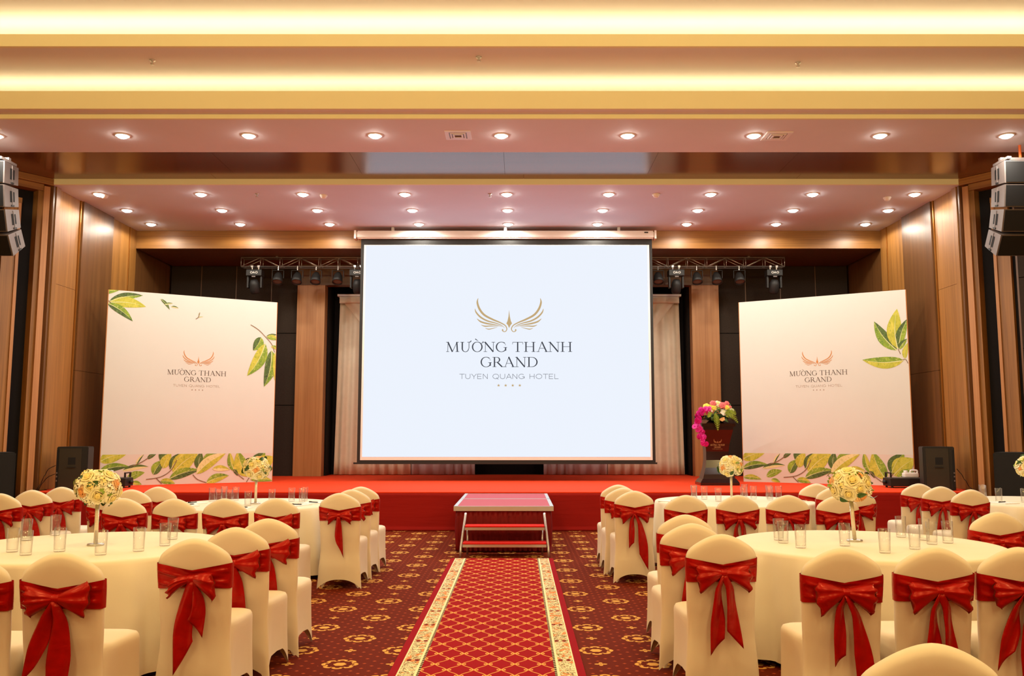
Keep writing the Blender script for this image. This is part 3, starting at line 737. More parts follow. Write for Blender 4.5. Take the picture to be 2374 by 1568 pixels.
# ------------------------------------------------------------------ curtains behind the screen
def curtain(sg, label):
    t = thing('stage_curtain', label, 'curtain', (sg*2.45, 20.8, ST), 0, 'curtains in the stage niche')
    def X(x): return sg*(abs(x)-2.45)
    def drape(u, v):       # u 0 outer .. 1 inner, v 0 top .. 1 bottom
        x0 = 4.02+.07*v; x = x0-(x0-2.30)*u; z = 4.17*(1-v)+.012
        return (X(x), .045*sin(u*46+.8*sin(u*9))*(.5+.5*v)+.02*sin(u*17+2*v), z)
    MB().sheet(drape, 110, 14, .008, (0, 1, 0)).build('drape', M_CURT, t, True)
    def inner(u, v):
        x = 2.36-(2.36-.80)*u; z = 4.17*(1-v)+.012
        return (X(x), .05+.04*sin(u*40+1.5*sin(u*7+v))+.03*v*sin(u*11), z)
    MB().sheet(inner, 90, 14, .008, (0, 1, 0)).build('sheer_drape', M_SHEER, t, True)
    def swag(u, v):
        xo = 4.02-1.62*v; xi = 2.35-.5*v
        x = xo+(xi-xo)*u; z = 4.17-2.0*v*(1-.18*u)-.06*u*v
        return (X(x), -.095-.04*sin(pi*u)*v+.022*sin(u*30+v*2)*(1-.3*v), z)
    MB().sheet(swag, 60, 22, .008, (0, -1, 0)).build('swag', M_CURT, t, True)
    def head(u, v):
        x = 4.01-(4.01-.8)*u; return (X(x), -.128+.012*sin(u*90), 4.18-.16*v)
    MB().sheet(head, 130, 4, .006, (0, -1, 0)).build('heading', M_CURT, t, True)
    MB().box((X(4.06), -.15, 4.185), (X(.75), .11, 4.235)).build('curtain_rail', M_WHITEM, t)
curtain(-1, 'ivory pleated curtain with swag at the left of the screen')
curtain(1, 'ivory pleated curtain with swag at the right of the screen')

# ------------------------------------------------------------------ lighting truss and stage lights
tr = thing('lighting_truss', 'long slim metal box truss carrying the stage lights', 'truss', (.09, 19.2, 5.21))
TL = 5.96
chm = MB().cyl((-TL, 0, 0), (TL, 0, 0), .014, 8).mesh('chord', M_STEEL, True)
for yy in (-.1, .1):
    for zz in (.015, .215): link('chord', chm, tr, (0, yy, zz))
vm = MB().cyl((0, 0, .015), (0, 0, .215), .008, 6).mesh('brace', M_STEEL, True)
dm = MB().cyl((0, 0, .015), (.425, 0, .215), .008, 6).mesh('brace', M_STEEL, True)
dm2 = MB().cyl((0, 0, .215), (.425, 0, .015), .008, 6).mesh('brace', M_STEEL, True)
hm = MB().cyl((0, -.1, 0), (0, .1, 0), .008, 6).mesh('cross_brace', M_STEEL, True)
nb = 28
for i in range(nb+1):
    x = -TL+i*2*TL/nb
    for yy in (-.1, .1):
        link('brace', vm, tr, (x, yy, 0))
        if i < nb: link('brace', dm if i % 2 == 0 else dm2, tr, (x, yy, 0))
    for zz in (.015, .215): link('cross_brace', hm, tr, (x, 0, zz))
for x in (-5.2, -3.0, 0, 3.0, 5.2): boxo('hanger', (x-.02, -.03, .22), (x+.02, .03, .258), M_STEEL, tr)
def moving_head(x, label):
    t = thing('moving_head_light', label, 'stage light', (x, 19.1, 5.20), 0, 'moving head lights on the truss')
    for xx in (-.07, .07):
        MB().cyl((xx, 0, .03), (xx, 0, -.07), .018, 8).box((xx-.025, -.03, .0), (xx+.025, .03, .045)).build('clamp', M_STEEL, t)
    boxo('base', (-.17, -.12, -.20), (.17, .12, -.06), M_BLKPL, t, bev=.015)
    mb = MB()
    for k, ch in enumerate('OAO'):
        for pts, w in sans_glyph(ch)[0]: flatstroke(mb, [(-.075+k*.055+p*.04, -.15+q*.045) for p, q in pts], .008, -.122)
    mb.build('lettering', M_WHITEM, t, fix=False)
    for sg in (-1, 1): boxo('yoke_arm', (sg*.165, -.06, -.46), (sg*.125, .06, -.201), M_BLKPL, t, bev=.01)
    hd_ = MB().lathe([(0, .15), (.07, .145), (.105, .06), (.108, -.05), (.10, -.13), (.085, -.15), (0, -.15)], 18).build('head', M_BLKPL, t, True, (0, -.02, -.42), (R(25), 0, 0))
    MB().lathe([(0, -.158), (.06, -.156), (.082, -.151)], 18).build('lens', M_STEEL, hd_, True)
    boxo('display', (-.04, -.125, -.23), (.04, -.12, -.205), M_GREYC, t)
for i, x in enumerate((-5.55, -3.30, 3.66, 5.80)):
    moving_head(x, ['moving head light with white letters, first from the left end of the truss', 'moving head light half hidden by the left edge of the screen', 'moving head light just right of the projection screen', 'moving head light near the right end of the truss'][i])
def par_can(x, label, tilt=-20):
    t = thing('stage_spotlight', label, 'stage light', (x, 19.1, 5.20), 0, 'round can lights on the truss')
    MB().cyl((0, 0, .04), (0, 0, -.06), .014, 8).build('clamp', M_STEEL, t)
    mb = MB()
    for sg in (-1, 1): mb.box((sg*.12, -.02, -.24), (sg*.128, .02, -.06))
    mb.box((-.128, -.02, -.068), (.128, .02, -.06)); mb.build('yoke', M_BLKPL, t)
    b = MB().lathe([(0, .12), (.05, .118), (.085, .05), (.108, -.06), (.115, -.13), (.105, -.13), (.10, -.10), (0, -.10)], 18).build('can_body', M_BLKPL, t, True, (0, 0, -.22), (R(tilt), 0, 0))
    MB().lathe([(0, -.108), (.05, -.112), (.099, -.102)], 18).build('lens', M_GREYC, b, True)
for x, l in ((-5.05, 'dark can light second from the left end of the truss'), (-4.63, 'black can light in front of the dark panels, left truss'), (-4.22, 'black can light above the left veneer pillar'), (-3.74, 'black can light left of the screen, tilted down'),
             (3.27, 'black can light at the right edge of the screen'), (4.12, 'black can light above the right veneer pillar, left one'), (4.55, 'black can light above the right veneer pillar, right one'), (5.05, 'dark can light before the dark panels, right truss')):
    par_can(x, l, -25)

# ------------------------------------------------------------------ lectern and its flowers
LX, LY = 3.93, 16.75
le = thing('lectern', 'dark lacquered lectern with curved waist and gold print', 'lectern', (LX, LY, ST))
m = MB().box((-.36, -.26, 0), (.36, .26, .05)); m.add([(-.36,-.26,.05),(.36,-.26,.05),(.36,.26,.05),(-.36,.26,.05),(-.31,-.21,.12),(.31,-.21,.12),(.31,.21,.12),(-.31,.21,.12)], [(0,1,5,4),(1,2,6,5),(2,3,7,6),(3,0,4,7),(4,5,6,7)]); m.build('base', M_LECT, le)
prof = [(.12, .30, -.20), (.2, .275, -.17), (.32, .235, -.115), (.46, .212, -.085), (.62, .21, -.085), (.76, .225, -.11), (.9, .25, -.16), (1.02, .275, -.21), (1.08, .285, -.22)]
mb = MB(); vs = []
for z, w, y in prof: vs += [(-w, y, z), (w, y, z), (w, .18, z), (-w, .18, z)]
fs = []
for i in range(len(prof)-1):
    for k in range(4): fs.append((i*4+k, i*4+(k+1) % 4, i*4+4+(k+1) % 4, i*4+4+k))
fs += [(3, 2, 1, 0), tuple(range(len(vs)-4, len(vs)))]
bd_ = mb.add(vs, fs).build('body', M_LECT, le)
m = MB(); m.add([(-.31,-.25,1.08),(.31,-.25,1.08),(.34,.26,1.08),(-.34,.26,1.08),(-.31,-.25,1.14),(.31,-.25,1.14),(.34,.26,1.26),(-.34,.26,1.26)], [(3,2,1,0),(4,5,6,7),(0,1,5,4),(1,2,6,5),(2,3,7,6),(3,0,4,7)]); m.build('desk_top', M_LECT, le)
boxo('top_rail', (-.345, .24, 1.2), (.42, .28, 1.30), M_LECT, le)
def lp(mb):     # bend print onto the curved front
    def yy(z):
        for (z0, w0, y0), (z1, w1, y1) in zip(prof[:-1], prof[1:]):
            if z0 <= z <= z1: return y0+(y1-y0)*(z-z0)/(z1-z0)
        return prof[-1][2]
    mb.v = [(x, yy(z)-.003, z) for x, y, z in mb.v]; return mb
mb = MB(); emblem(mb, 0, .775, .155/938, 0); write(mb, 'M\u01af\u1edcNG THANH', serif_glyph, -.135, .135, .725, .032, 0); write(mb, 'GRAND', serif_glyph, -.062, .062, .685, .03, 0); write(mb, 'TUYEN QUANG HOTEL', sans_glyph, -.10, .10, .658, .014, 0)
lp(mb).build('gold_lettering', M_GOLD, bd_, fix=False)

def petal(mb, ang, r0, r1, h0, h1, w, cup=.35, n=4, ctr=(0, 0, 0)):
    ca, sa = cos(ang), sin(ang)
    def f(u, v):
        s = (u-.5)*2; ww = w*(.45+.9*v-.55*v*v)*s
        r = r0+(r1-r0)*v-cup*w*s*s*.6*(1-.4*v); z = h0+(h1-h0)*sin(v*pi*.55)-(.25*w*v*v if v > .7 else 0)
        return (ctr[0]+ca*r-sa*ww, ctr[1]+sa*r+ca*ww, ctr[2]+z)
    mb.grid(f, n, n)
def rose_mesh(mat, s=1.0):
    mb = MB()
    mb.lathe([(.0, .012*s), (.012*s, .02*s), (.012*s, .036*s), (.004*s, .040*s), (0, .036*s)], 8)
    for ring, (cnt, r0, r1, h1, w) in enumerate(((3, .008, .016, .040, .020), (4, .010, .025, .037, .027), (5, .010, .036, .030, .034), (6, .008, .046, .017, .040))):
        for k in range(cnt): petal(mb, 2*pi*k/cnt+ring*.7, r0*s, r1*s, .004*s, h1*s, w*s)
    return mb.mesh('rose', mat, True)
def hydra_mesh(mat, n=30, r=.042):
    mb = MB(); rr = random.Random(3)
    for i in range(n):
        z = 1-1.5*(i+.5)/n; a = i*2.39996; q = sqrt(max(0, 1-z*z)); c = (q*cos(a)*r, q*sin(a)*r, z*r+.01); s = .0155
        t1 = (-sin(a), cos(a), 0); t2 = (-z*cos(a), -z*sin(a), q)
        nn = (q*cos(a), q*sin(a), z); b0 = rr.random()*6; P = []
        for k in range(16):
            b = k*pi/8; w = s*(.80+.28*cos(4*b)); P.append(tuple(c[j]+(t1[j]*cos(b+b0)+t2[j]*sin(b+b0))*w+nn[j]*(.004*(w/s)**2) for j in range(3)))
        mb.add([c]+P, [(0, k+1, (k+1) % 16+1) for k in range(16)])
    return mb.mesh('flower_cluster', mat, True)
def leaf_mesh(mat, L=.06, w=.03):
    mb = MB()
    def f(u, v):
        s = (u-.5)*2; hw = w/2*sin(pi*min(.97, v*.93+.05))**.8
        return (s*hw, v*L, .012*sin(v*pi)+.3*abs(s)*hw-.25*v*v*L)
    mb.grid(f, 5, 7); return mb.mesh('leaf', mat, True)
def bead_mesh(mat, n=7):
    mb = MB(); rr = random.Random(5)
    for i in range(n):
        c = [rr.uniform(-.014, .014) for _ in range(3)]
        mb.lathe([(0, c[2]-.006), (.005, c[2]-.003), (.006, c[2]), (.005, c[2]+.003), (0, c[2]+.006)], 7, c[0], c[1])
    return mb.mesh('berry_sprig', mat, True)
ROSE = {k: rose_mesh(m) for k, m in (('cream', M_CREAM), ('white', M_WHITEP), ('peach', M_PEACH), ('pink', M_PINK), ('yellow', M_YELL))}
HYD = {k: hydra_mesh(m) for k, m in (('white', M_WHITEP), ('cream', M_CREAM))}
LEAFM = [leaf_mesh(M_LEAF), leaf_mesh(M_LEAFL, .05, .022)]; BEAD = bead_mesh(M_LEAFL)
from mathutils import Vector, Matrix, Euler
def orient(o, p, nrm, spin, sc_):
    q = Vector(nrm).to_track_quat('Z', 'Y'); o.rotation_mode = 'QUATERNION'
    o.rotation_quaternion = q @ Euler((0, 0, spin)).to_quaternion(); o.location = p; o.scale = (sc_,)*3
def ball(t, c, rad, seed, n=27, flat=.9):
    rr = random.Random(seed)
    MB().lathe([(0, -rad*.74*flat), (rad*.5, -rad*.58*flat), (rad*.74, 0), (rad*.5, rad*.58*flat), (0, rad*.74*flat)], 14).build('foliage_core', M_PALE, t, True, c)
    kinds = []
    for i in range(n):
        z = .96-1.62*(i+.5)/n; a = i*2.39996+seed; q = sqrt(1-z*z); nv = (q*cos(a), q*sin(a), z)
        k = .45 if i % 7 == 4 else rr.random()*(.42 if rr.random() < .4 else 1); p = tuple(c[j]+nv[j]*rad*(.66 if j < 2 else .66*flat) for j in range(3))
        if k < .42: o = link('rose', ROSE['cream'], t); sz = rr.uniform(1.35, 1.65)
        elif k < .53: o = link('rose', ROSE['peach'], t); o['label'] = 'peach rose'; sz = rr.uniform(1.2, 1.45)
        elif k < .66: o = link('rose', ROSE['white'], t); sz = rr.uniform(1.1, 1.35)
        else: o = link('flower_cluster', HYD['white' if k < .84 else 'cream'], t); sz = rr.uniform(1.0, 1.2)
        orient(o, p, nv, rr.uniform(0, 6), sz*rad/.145)
    for i in range(26):
        z = rr.uniform(-.8, .9); a = rr.uniform(0, 6.28); q = sqrt(1-z*z); nv = (q*cos(a), q*sin(a), z)
        k = rr.random(); o = link('leaf', LEAFM[0 if k < .6 else 1], t) if k < .85 else link('berry_sprig', BEAD, t)
        tv = Vector((rr.uniform(-1, 1), rr.uniform(-1, 1), rr.uniform(-.6, .8)))+Vector(nv)*.9
        orient(o, tuple(c[j]+nv[j]*rad*(.97 if j < 2 else .97*flat) for j in range(3)), tv, rr.uniform(0, 6), rr.uniform(.95, 1.4))
def centrepiece(x, y, z, label, seed, lean=0.0, rad=.15):
    t = thing('flower_centrepiece', label, 'flowers', (x, y, z), 0, 'table flower centrepieces')
    MB().lathe([(0, 0), (.056, 0), (.058, .004), (.056, .011), (.02, .014), (0, .014)], 24).build('base', M_STEEL, t, True)
    MB().cyl((0, 0, .014), (-lean, 0, .30), .0145, 14).build('stem', M_CRYS, t, True)
    ball(t, (-lean, 0, .405), rad, seed)

# lectern flowers: roses, orchid spray and ferns
fa = thing('flower_arrangement', 'mixed rose arrangement with magenta orchids trailing over the lectern', 'flowers', (LX-.02, LY-.12, ST+1.20))
MB().lathe([(0, 0), (.16, .0), (.2, .06), (.15, .11), (0, .13)], 16).build('foliage_base', plain('dark_foliage', srgb(34, 48, 20), .9, 0, .3, 40, .1), fa, True)
rr = random.Random(21)
cols = ['yellow', 'pink', 'white', 'cream', 'pink', 'yellow', 'peach', 'white', 'pink']
spots_ = [(-.19, .25, 'yellow', 1.2), (-.08, .23, 'yellow', 1.2), (.13, .14, 'white', 1.3), (.075, .03, 'peach', 1.15), (-.07, .31, 'pink', 1.1), (.02, .30, 'cream', 1.2), (.10, .27, 'pink', 1.3), (.18, .23, 'yellow', 1.0), (.19, .31, 'pink', .9), (-.13, .17, 'white', .8), (.27, .18, 'white', .8), (-.01, .20, 'cream', .9), (.24, .24, 'pink', .7)]
for x, z, k, s in spots_:
    o = link('rose', ROSE[k], fa); o['label'] = k+' rose'; orient(o, (x, -.08-rr.uniform(0, .06), z), (x*1.2, -.8, .5), rr.uniform(0, 6), s*1.15)
for i in range(44):
    o = link('leaf', LEAFM[0 if i % 3 else 1], fa); a = rr.uniform(-1.2, 1.2); orient(o, (rr.uniform(-.24, .26), -.05-rr.uniform(0, .10), rr.uniform(.0, .26)), (sin(a), -.6, cos(a)*.5), rr.uniform(0, 6), rr.uniform(1.2, 1.8))
def orchid_mesh():
    mb = MB()
    for k in range(5): petal(mb, 2*pi*k/5, .004, .045, .004, .012, .026, .2)
    mb.lathe([(0, .02), (.008, .014), (.006, .002)], 6); return mb.mesh('orchid', M_MAG, True)
ORC = orchid_mesh()
path = [(-.20, .20), (-.28, .16), (-.34, .09), (-.38, .0), (-.39, -.09), (-.37, -.18), (-.33, -.26), (-.29, -.33), (-.27, -.40)]
MB().tube([(x, -.16, z) for x, z in path], .006, 6).build('orchid_stem', M_LEAF, fa, True)
for i, (x, z) in enumerate(path):
    for k in range(4):
        o = link('orchid', ORC, fa); orient(o, (x+rr.uniform(-.05, .05), -.17-rr.uniform(0, .05), z+rr.uniform(-.05, .05)), (rr.uniform(-.9, .9), -1, rr.uniform(-.5, .7)), rr.uniform(0, 6), rr.uniform(.95, 1.25))
def fern(p0, p1, w, sag):
    mb = MB(); n = 12
    P = [(p0[0]+(p1[0]-p0[0])*i/n, p0[1]+(p1[1]-p0[1])*i/n-.03*sin(pi*i/n), p0[2]+(p1[2]-p0[2])*i/n+sag*sin(pi*i/n)) for i in range(n+1)]
    mb.tube(P, .003, 5)
    for i in range(1, n):
        ww = w*sin(pi*(i/n)**.7)+.008
        dx, dz = P[i+1][0]-P[i-1][0], P[i+1][2]-P[i-1][2]; l = sqrt(dx*dx+dz*dz) or 1; dx /= l; dz /= l
        for sg in (-1, 1):
            c = P[i]; e = (c[0]+(-dz*sg*ww+dx*ww*.6), c[1]-.006, c[2]+(dx*sg*ww+dz*ww*.6)); h = .011
            mb.add([(c[0]-dx*h, c[1], c[2]-dz*h), (c[0]+dx*h, c[1], c[2]+dz*h), (e[0]+dx*h*.5, e[1], e[2]+dz*h*.5), (e[0]-dx*h*.3, e[1], e[2]-dz*h*.3)], [(0, 1, 2, 3)])
    mb.build('fern', M_LEAFL, fa, fix=False)
fern((-.05, -.16, .14), (-.02, -.23, -.20), .05, .03); fern((.12, -.16, .12), (.36, -.22, -.06), .05, .07); fern((.15, -.15, .12), (.34, -.16, .10), .05, .06); fern((-.1, -.16, .12), (-.2, -.22, .05), .04, .03)

# ------------------------------------------------------------------ speakers
def pa_speaker(x, y, z, rz, label, sg):
    t = thing('loudspeaker', label, 'speaker', (x, y, z), rz, 'small loudspeakers on the stage corners')
    m = MB(); pl = [(-.25, -.22), (.25, -.22), (.25, .08), (.14, .24), (-.14, .24), (-.25, .08)]
    m.add([(a, b, 0) for a, b in pl]+[(a, b, .73) for a, b in pl], [tuple(range(5, -1, -1)), tuple(range(6, 12))]+[(k, (k+1) % 6, 6+(k+1) % 6, 6+k) for k in range(6)])
    me = m.mesh('cabinet', M_BLKPL); bm = bmesh.new(); bm.from_mesh(me); bmesh.ops.bevel(bm, geom=list(bm.edges), offset=.012, segments=2, affect='EDGES'); bm.to_mesh(me); bm.free(); link('cabinet', me, t)
    boxo('side_panel', (-.205, -.232, .03), (.15, -.221, .70), plain('olive_black_panel', srgb(44, 36, 24), .6, 0, .05), t)
    MB().box((-.06, -.2335, .43), (.06, -.2325, .55)).build('handle_cup', M_HOLE, t); boxo('handle', (-.07, -.246, .378), (.06, -.2325, .40), M_BLKPL, t)
    boxo('connector_strip', (-sg*.245, -.228, .04), (-sg*.21, -.2205, .68), M_HOLE, t)
    for zz in (.28, .22, .15): boxo('connector', (-sg*.237, -.235, zz), (-sg*.218, -.2285, zz+.025), M_GREYC, t)
pa_speaker(-7.34, 15.25, ST, R(8), 'small black loudspeaker on the left stage corner beside the banner', 1)
pa_speaker(7.34, 15.25, ST, R(-12), 'small black loudspeaker on the right stage corner beside the banner', -1)
def cable(pts, label):
    P, W_ = smoothpts([(p[0], p[2]) for p in pts], [1]*len(pts), 5); ys = [p[1] for p in pts]
    Q = [(p[0], ys[min(len(ys)-1, int(i/5))], p[1]) for i, p in enumerate(P)]
    o = MB().tube(Q, .006, 6).build('speaker_cable', M_CABLE, None, True); tag(o, label, 'cable', 'speaker cables on the stage corners')
cable([(-7.57, 15.01, 1.04), (-7.68, 15.0, .98), (-7.74, 14.98, .86), (-7.80, 14.95, .70), (-7.84, 14.92, .636)], 'thin black cable arching down from the upper jack of the left speaker')
cable([(-7.57, 15.01, .90), (-7.70, 15.02, .84), (-7.77, 15.0, .75), (-7.83, 14.98, .636)], 'thin black cable from the lower jack of the left speaker')
cable([(7.62, 15.1, .98), (7.68, 15.08, .90), (7.74, 15.05, .78), (7.80, 15.0, .66), (7.84, 15.0, .636)], 'black cable dropping behind the right stage speaker')
def subwoofer(sg, label):
    # local x runs along the wing, local -y*f faces the room
    t = thing('subwoofer', label, 'speaker', (sg*7.83, 13.45, 0), R(-28)*sg*-1 if False else (R(-38) if sg > 0 else R(38)), 'tall subwoofers before the wing walls')
    me = MB().box((-.36, -.33, .03), (.36, .33, 1.29)).mesh('cabinet', M_BLKPT); bm = bmesh.new(); bm.from_mesh(me); bmesh.ops.bevel(bm, geom=list(bm.edges), offset=.018, segments=2, affect='EDGES'); bm.to_mesh(me); bm.free(); link('cabinet', me, t)
    boxo('front_grille', (-.33, -.342, .06), (.33, -.331, 1.26), M_BLKPT, t)
    for s2 in (-1, 1):
        boxo('handle_cup', (s2*.361, -.08, .78), (s2*.3625, .08, .90), M_HOLE, t)
    for a in (-.3, .3):
        for b in (-.27, .27): MB().cyl((a, b, 0), (a, b, .03), .025, 8).build('foot', M_CABLE, t)
subwoofer(-1, 'tall black subwoofer on the floor before the left wing wall')
subwoofer(1, 'tall black subwoofer on the floor before the right wing wall')
def line_array(sg, label):
    t = thing('line_array_speaker', label, 'speaker', (sg*7.50, 13.1, 5.66), 0, 'hanging line array speakers')
    y, z, ang = 0.0, 0.0, 0.0
    H_ = .335; Dp = .40; Wd = .72
    for i, da in enumerate((4, 5, 9, 13)):
        ang += R(da)
        # cabinet: side profile (y,z) wedge, extruded along x away from the hall centre
        prof_ = [(-.20, 0), (.17, -.03), (.17, -H_+.03), (-.20, -H_)]
        x0, x1 = (0, sg*Wd)
        def tf(p): return (y+p[0]*cos(ang)+p[1]*-sin(ang)*-1 if False else y+p[0]*cos(ang)-p[1]*sin(ang)*1, z+p[0]*sin(ang)+p[1]*cos(ang))
        mb = MB(); vs = [(x0,)+tf(p) for p in prof_]+[(x1,)+tf(p) for p in prof_]
        mb.add(vs, [(0, 1, 2, 3), (7, 6, 5, 4)]+[(k, (k+1) % 4, 4+(k+1) % 4, 4+k) for k in range(4)])
        cb = mb.build('cabinet', M_GREYC, t)
        q = [tf(p) for p in ((-.212, -.012), (-.201, -.012), (-.201, -H_+.012), (-.212, -H_+.012))]
        g = MB(); g.add([(sg*.02,)+p for p in q]+[(x1-sg*.02,)+p for p in q], [(0, 1, 2, 3), (7, 6, 5, 4)]+[(k, (k+1) % 4, 4+(k+1) % 4, 4+k) for k in range(4)]); g.build('front_grille', M_BLKPT, cb)
        def plate(n, c, hw, hh, m, off=.004):
            pp = [tf((c[0]+a*hw, c[1]+b*hh)) for a, b in ((-1, -1), (1, -1), (1, 1), (-1, 1))]
            g = MB(); g.add([(-sg*.0005,)+p for p in pp]+[(-sg*off,)+p for p in pp], [(0, 1, 2, 3), (7, 6, 5, 4)]+[(k, (k+1) % 4, 4+(k+1) % 4, 4+k) for k in range(4)]); g.build(n, m, cb)
        plate('handle_cup', (-.032, -.165), .024, .085, M_HOLE); plate('handle_cup', (.038, -.165), .022, .075, M_HOLE)
        plate('rigging_plate', (.004, -.165), .009, .13, M_GREYC, .008)
        plate('rigging_latch', (.0, -.30), .035, .012, M_BLKPL, .014)
        e = tf((0, -H_-.006)); y, z = e
    mb = MB()
    mb.box((sg*.04, -.22, .012), (sg*.10, .19, .05)); mb.box((sg*.62, -.22, .012), (sg*.68, .19, .05)); mb.box((sg*.04, -.03, .05), (sg*.68, .03, .09)); mb.build('rigging_frame', M_GREYC, t)
    MB().cyl((sg*.36, 0, .09), (sg*.36, 0, .289), .02, 8).build('suspension_strap', plain('orange_strap', srgb(225, 110, 50), .7), t)
line_array(-1, 'black hanging line array speaker at the far left')
line_array(1, 'black hanging line array speaker at the far right')

# haze machines with white canisters at both banner feet
def hazer(x, y, rz, label, lab2, sg):
    t = thing('haze_machine', label, 'stage machine', (x, y, ST), rz, 'haze machines at the banner feet')
    boxo('case', (-.30, -.16, .03), (.30, .16, .17), M_BLKPL, t, bev=.012)
    boxo('top_tray', (-.27, -.14, .171), (.28, .14, .18), M_GREYC, t)
    MB().box((-.275, -.12, .18), (-.25, -.09, .25)).box((-.275, .09, .18), (-.25, .12, .25)).box((-.275, -.12, .25), (-.25, .12, .27)).build('handle', M_BLKPL, t)
    MB().lathe([(0, -.36), (.03, -.36), (.035, -.34), (.03, -.305), (0, -.305)], 12).build('nozzle', M_BLKPL, t, True, (0, 0, .1), (0, R(90), 0))
    for a in (-.25, .25):
        for b in (-.12, .12): MB().cyl((a, b, 0), (a, b, .03), .02, 8).build('foot', M_CABLE, t)
    c, s = cos(rz), sin(rz); lx, ly = .12, -.02
    j = thing('white_canister', lab2, 'canister', (x+c*lx-s*ly, y+s*lx+c*ly, ST+.1802), rz, 'white canisters on the haze machines')
    boxo('jug', (-.13, -.06, 0), (.13, .06, .085), M_WHITEM, j, bev=.025)
    P, W_ = smoothpts([(.0, .08), (-.0, .115), (.05, .125), (.12, .118), (.125, .08)], [1]*5, 4)
    MB().tube([(p[0], 0, p[1]) for p in P], .016, 8).build('jug_handle', M_WHITEM, j, True)
    MB().lathe([(0, .08), (.035, .08), (.035, .12), (0, .122)], 14, -.08, 0).build('cap', M_WHITEM, j, True)
hazer(7.03, 15.85, 0, 'low black haze machine before the right banner', 'white plastic canister on the right haze machine', 1)
hazer(-6.98, 15.85, pi, 'low black haze machine behind the near left bouquet', 'white plastic canister on the left haze machine', -1)

# ------------------------------------------------------------------ access platform, steps, runner
rn = boxo('aisle_runner', (-.64, 3.2, .001), (.64, 11.34, .011), M_RUN); tag(rn, 'long red aisle runner with gold lattice and cream floral borders', 'carpet')
pf = thing('portable_platform', 'low red topped platform with aluminium edges before the stage', 'platform', (.01, 12.0, 0))
for k, (y0, y1) in enumerate(((0, 1.40), (1.415, 2.62))):
    z0 = .545; z1 = .598
    d = boxo('deck_panel', (-.62, y0+.035, z0), (.62, y1-.02, z1), M_DECK, pf)
    for sg in (-1, 1): boxo('edge_trim', (sg*.62, y0, z0-.005), (sg*.668, y1, z1+.004), M_ALU, d)
    boxo('edge_trim', (-.668, y0-.004, z0-.005), (.668, y0+.034, z1+.004), M_ALU, d); boxo('edge_trim', (-.62, y1-.019, z0-.005), (.62, y1, z1+.003), M_ALU, d)
    for xx in (-.55, .55):
        for yy2 in (y0+.12, y1-.12): MB().cyl((xx, yy2, 0), (xx, yy2, z0-.005), .02, 8).build('leg', M_ALU, pf)
mb = MB()
def skirt(u, v):
    L = 2.4+1.24+2.4; s = u*L; z = .538-(.538-.012)*v; a = .012*sin(s*95)*(.5+.5*v)+.006*sin(s*37+2)
    o = a+.012*sin(pi*min(1, v*1.2))
    if s < 2.4: return (-.63-o, .03+2.4-s, z)
    if s < 3.64: return (-.62+(s-2.4), .022-o, z)
    return (.63+o, .03+(s-3.64), z)
mb.sheet(skirt, 420, 8, .004, (0, 0, 0)); mb.build('pleated_skirt', M_VELV, pf, True)
sp = thing('step_unit', 'two tread metal step unit with red carpeted treads before the platform', 'steps', (.03, 11.5, 0))
for sg in (-1, 1):
    MB().tube([(sg*.565, -.0, 0), (sg*.56, .05, .12), (sg*.52, .36, .50), (sg*.52, .375, .52)], .017, 8).build('side_rail', M_STEEL, sp, True)
    MB().cyl((sg*.49, .30, 0), (sg*.49, .33, .36), .013, 8).build('rear_leg', M_STEEL, sp, True)
for y, z, w in ((.02, .16, .535), (.16, .36, .515)):
    tr_ = boxo('tread', (-w, y-.02, z), (w, y+.21, z+.022), M_REDC, sp, bev=.008)
    boxo('tread_edge', (-w, y-.028, z-.034), (w, y+.20, z-.001), M_STEEL, tr_)

# ------------------------------------------------------------------ round tables under cloth
TR, TH_ = .95, .76
def cloth_mesh(seed):
    rr = random.Random(seed); ph = [rr.uniform(0, 6.28) for _ in range(5)]
    mb = MB(); n = 168; prof_ = [(0, TH_), (.4, TH_), (.8, TH_), (.91, TH_), (.937, TH_-.003), (.948, TH_-.012), (.952, TH_-.03)]+[(.954, TH_-.03-.685*(i/10)) for i in range(1, 11)]
    vs = []; fs = []
    for i, (r, z) in enumerate(prof_):
        t = max(0, (TH_-.02-z)/.7)
        for k in range(n):
            a = 2*pi*k/n
            fold = (.5+.5*sin(11*a+ph[0]+1.3*sin(3*a+ph[1])))**1.3*.10+.018*sin(29*a+ph[2]+sin(2*a+ph[3]))
            rr_ = r+t**.6*(fold*.9+.008); vs.append((rr_*cos(a), rr_*sin(a), z))
    for i in range(len(prof_)-1):
        for k in range(n): k2 = (k+1) % n; fs.append((i*n+k, i*n+k2, (i+1)*n+k2, (i+1)*n+k))
    mb.add(vs, fs); me = mb.mesh('tablecloth', M_CLOTH, True); fixn(me)
    bm = bmesh.new(); bm.from_mesh(me); bmesh.ops.remove_doubles(bm, verts=bm.verts, dist=.0005); bmesh.ops.recalc_face_normals(bm, faces=bm.faces); bm.to_mesh(me); bm.free(); return me
CL = [cloth_mesh(s) for s in (1, 2)]
TOPM = MB().lathe([(0, .70), (.935, .70), (.935, .735), (0, .735)], 40).mesh('tabletop', M_WOODL)
LEGM = MB().cyl((0, 0, 0), (0, 0, .70), .025, 8).mesh('leg', M_BLKPL)
def table(x, y, rz, k, label):
    t = thing('round_table', label, 'table', (x, y, 0), rz, 'round banquet tables')
    link('tablecloth', CL[k], t); link('tabletop', TOPM, t)
    for a in range(4): link('leg', LEGM, t, (.5*cos(a*pi/2), .5*sin(a*pi/2), 0))
TAB = {'NL': (-2.88, 6.50), 'NR': (2.74, 6.60), 'FL': (-2.85, 10.36), 'FR': (2.82, 10.86), 'OR': (6.45, 10.75)}
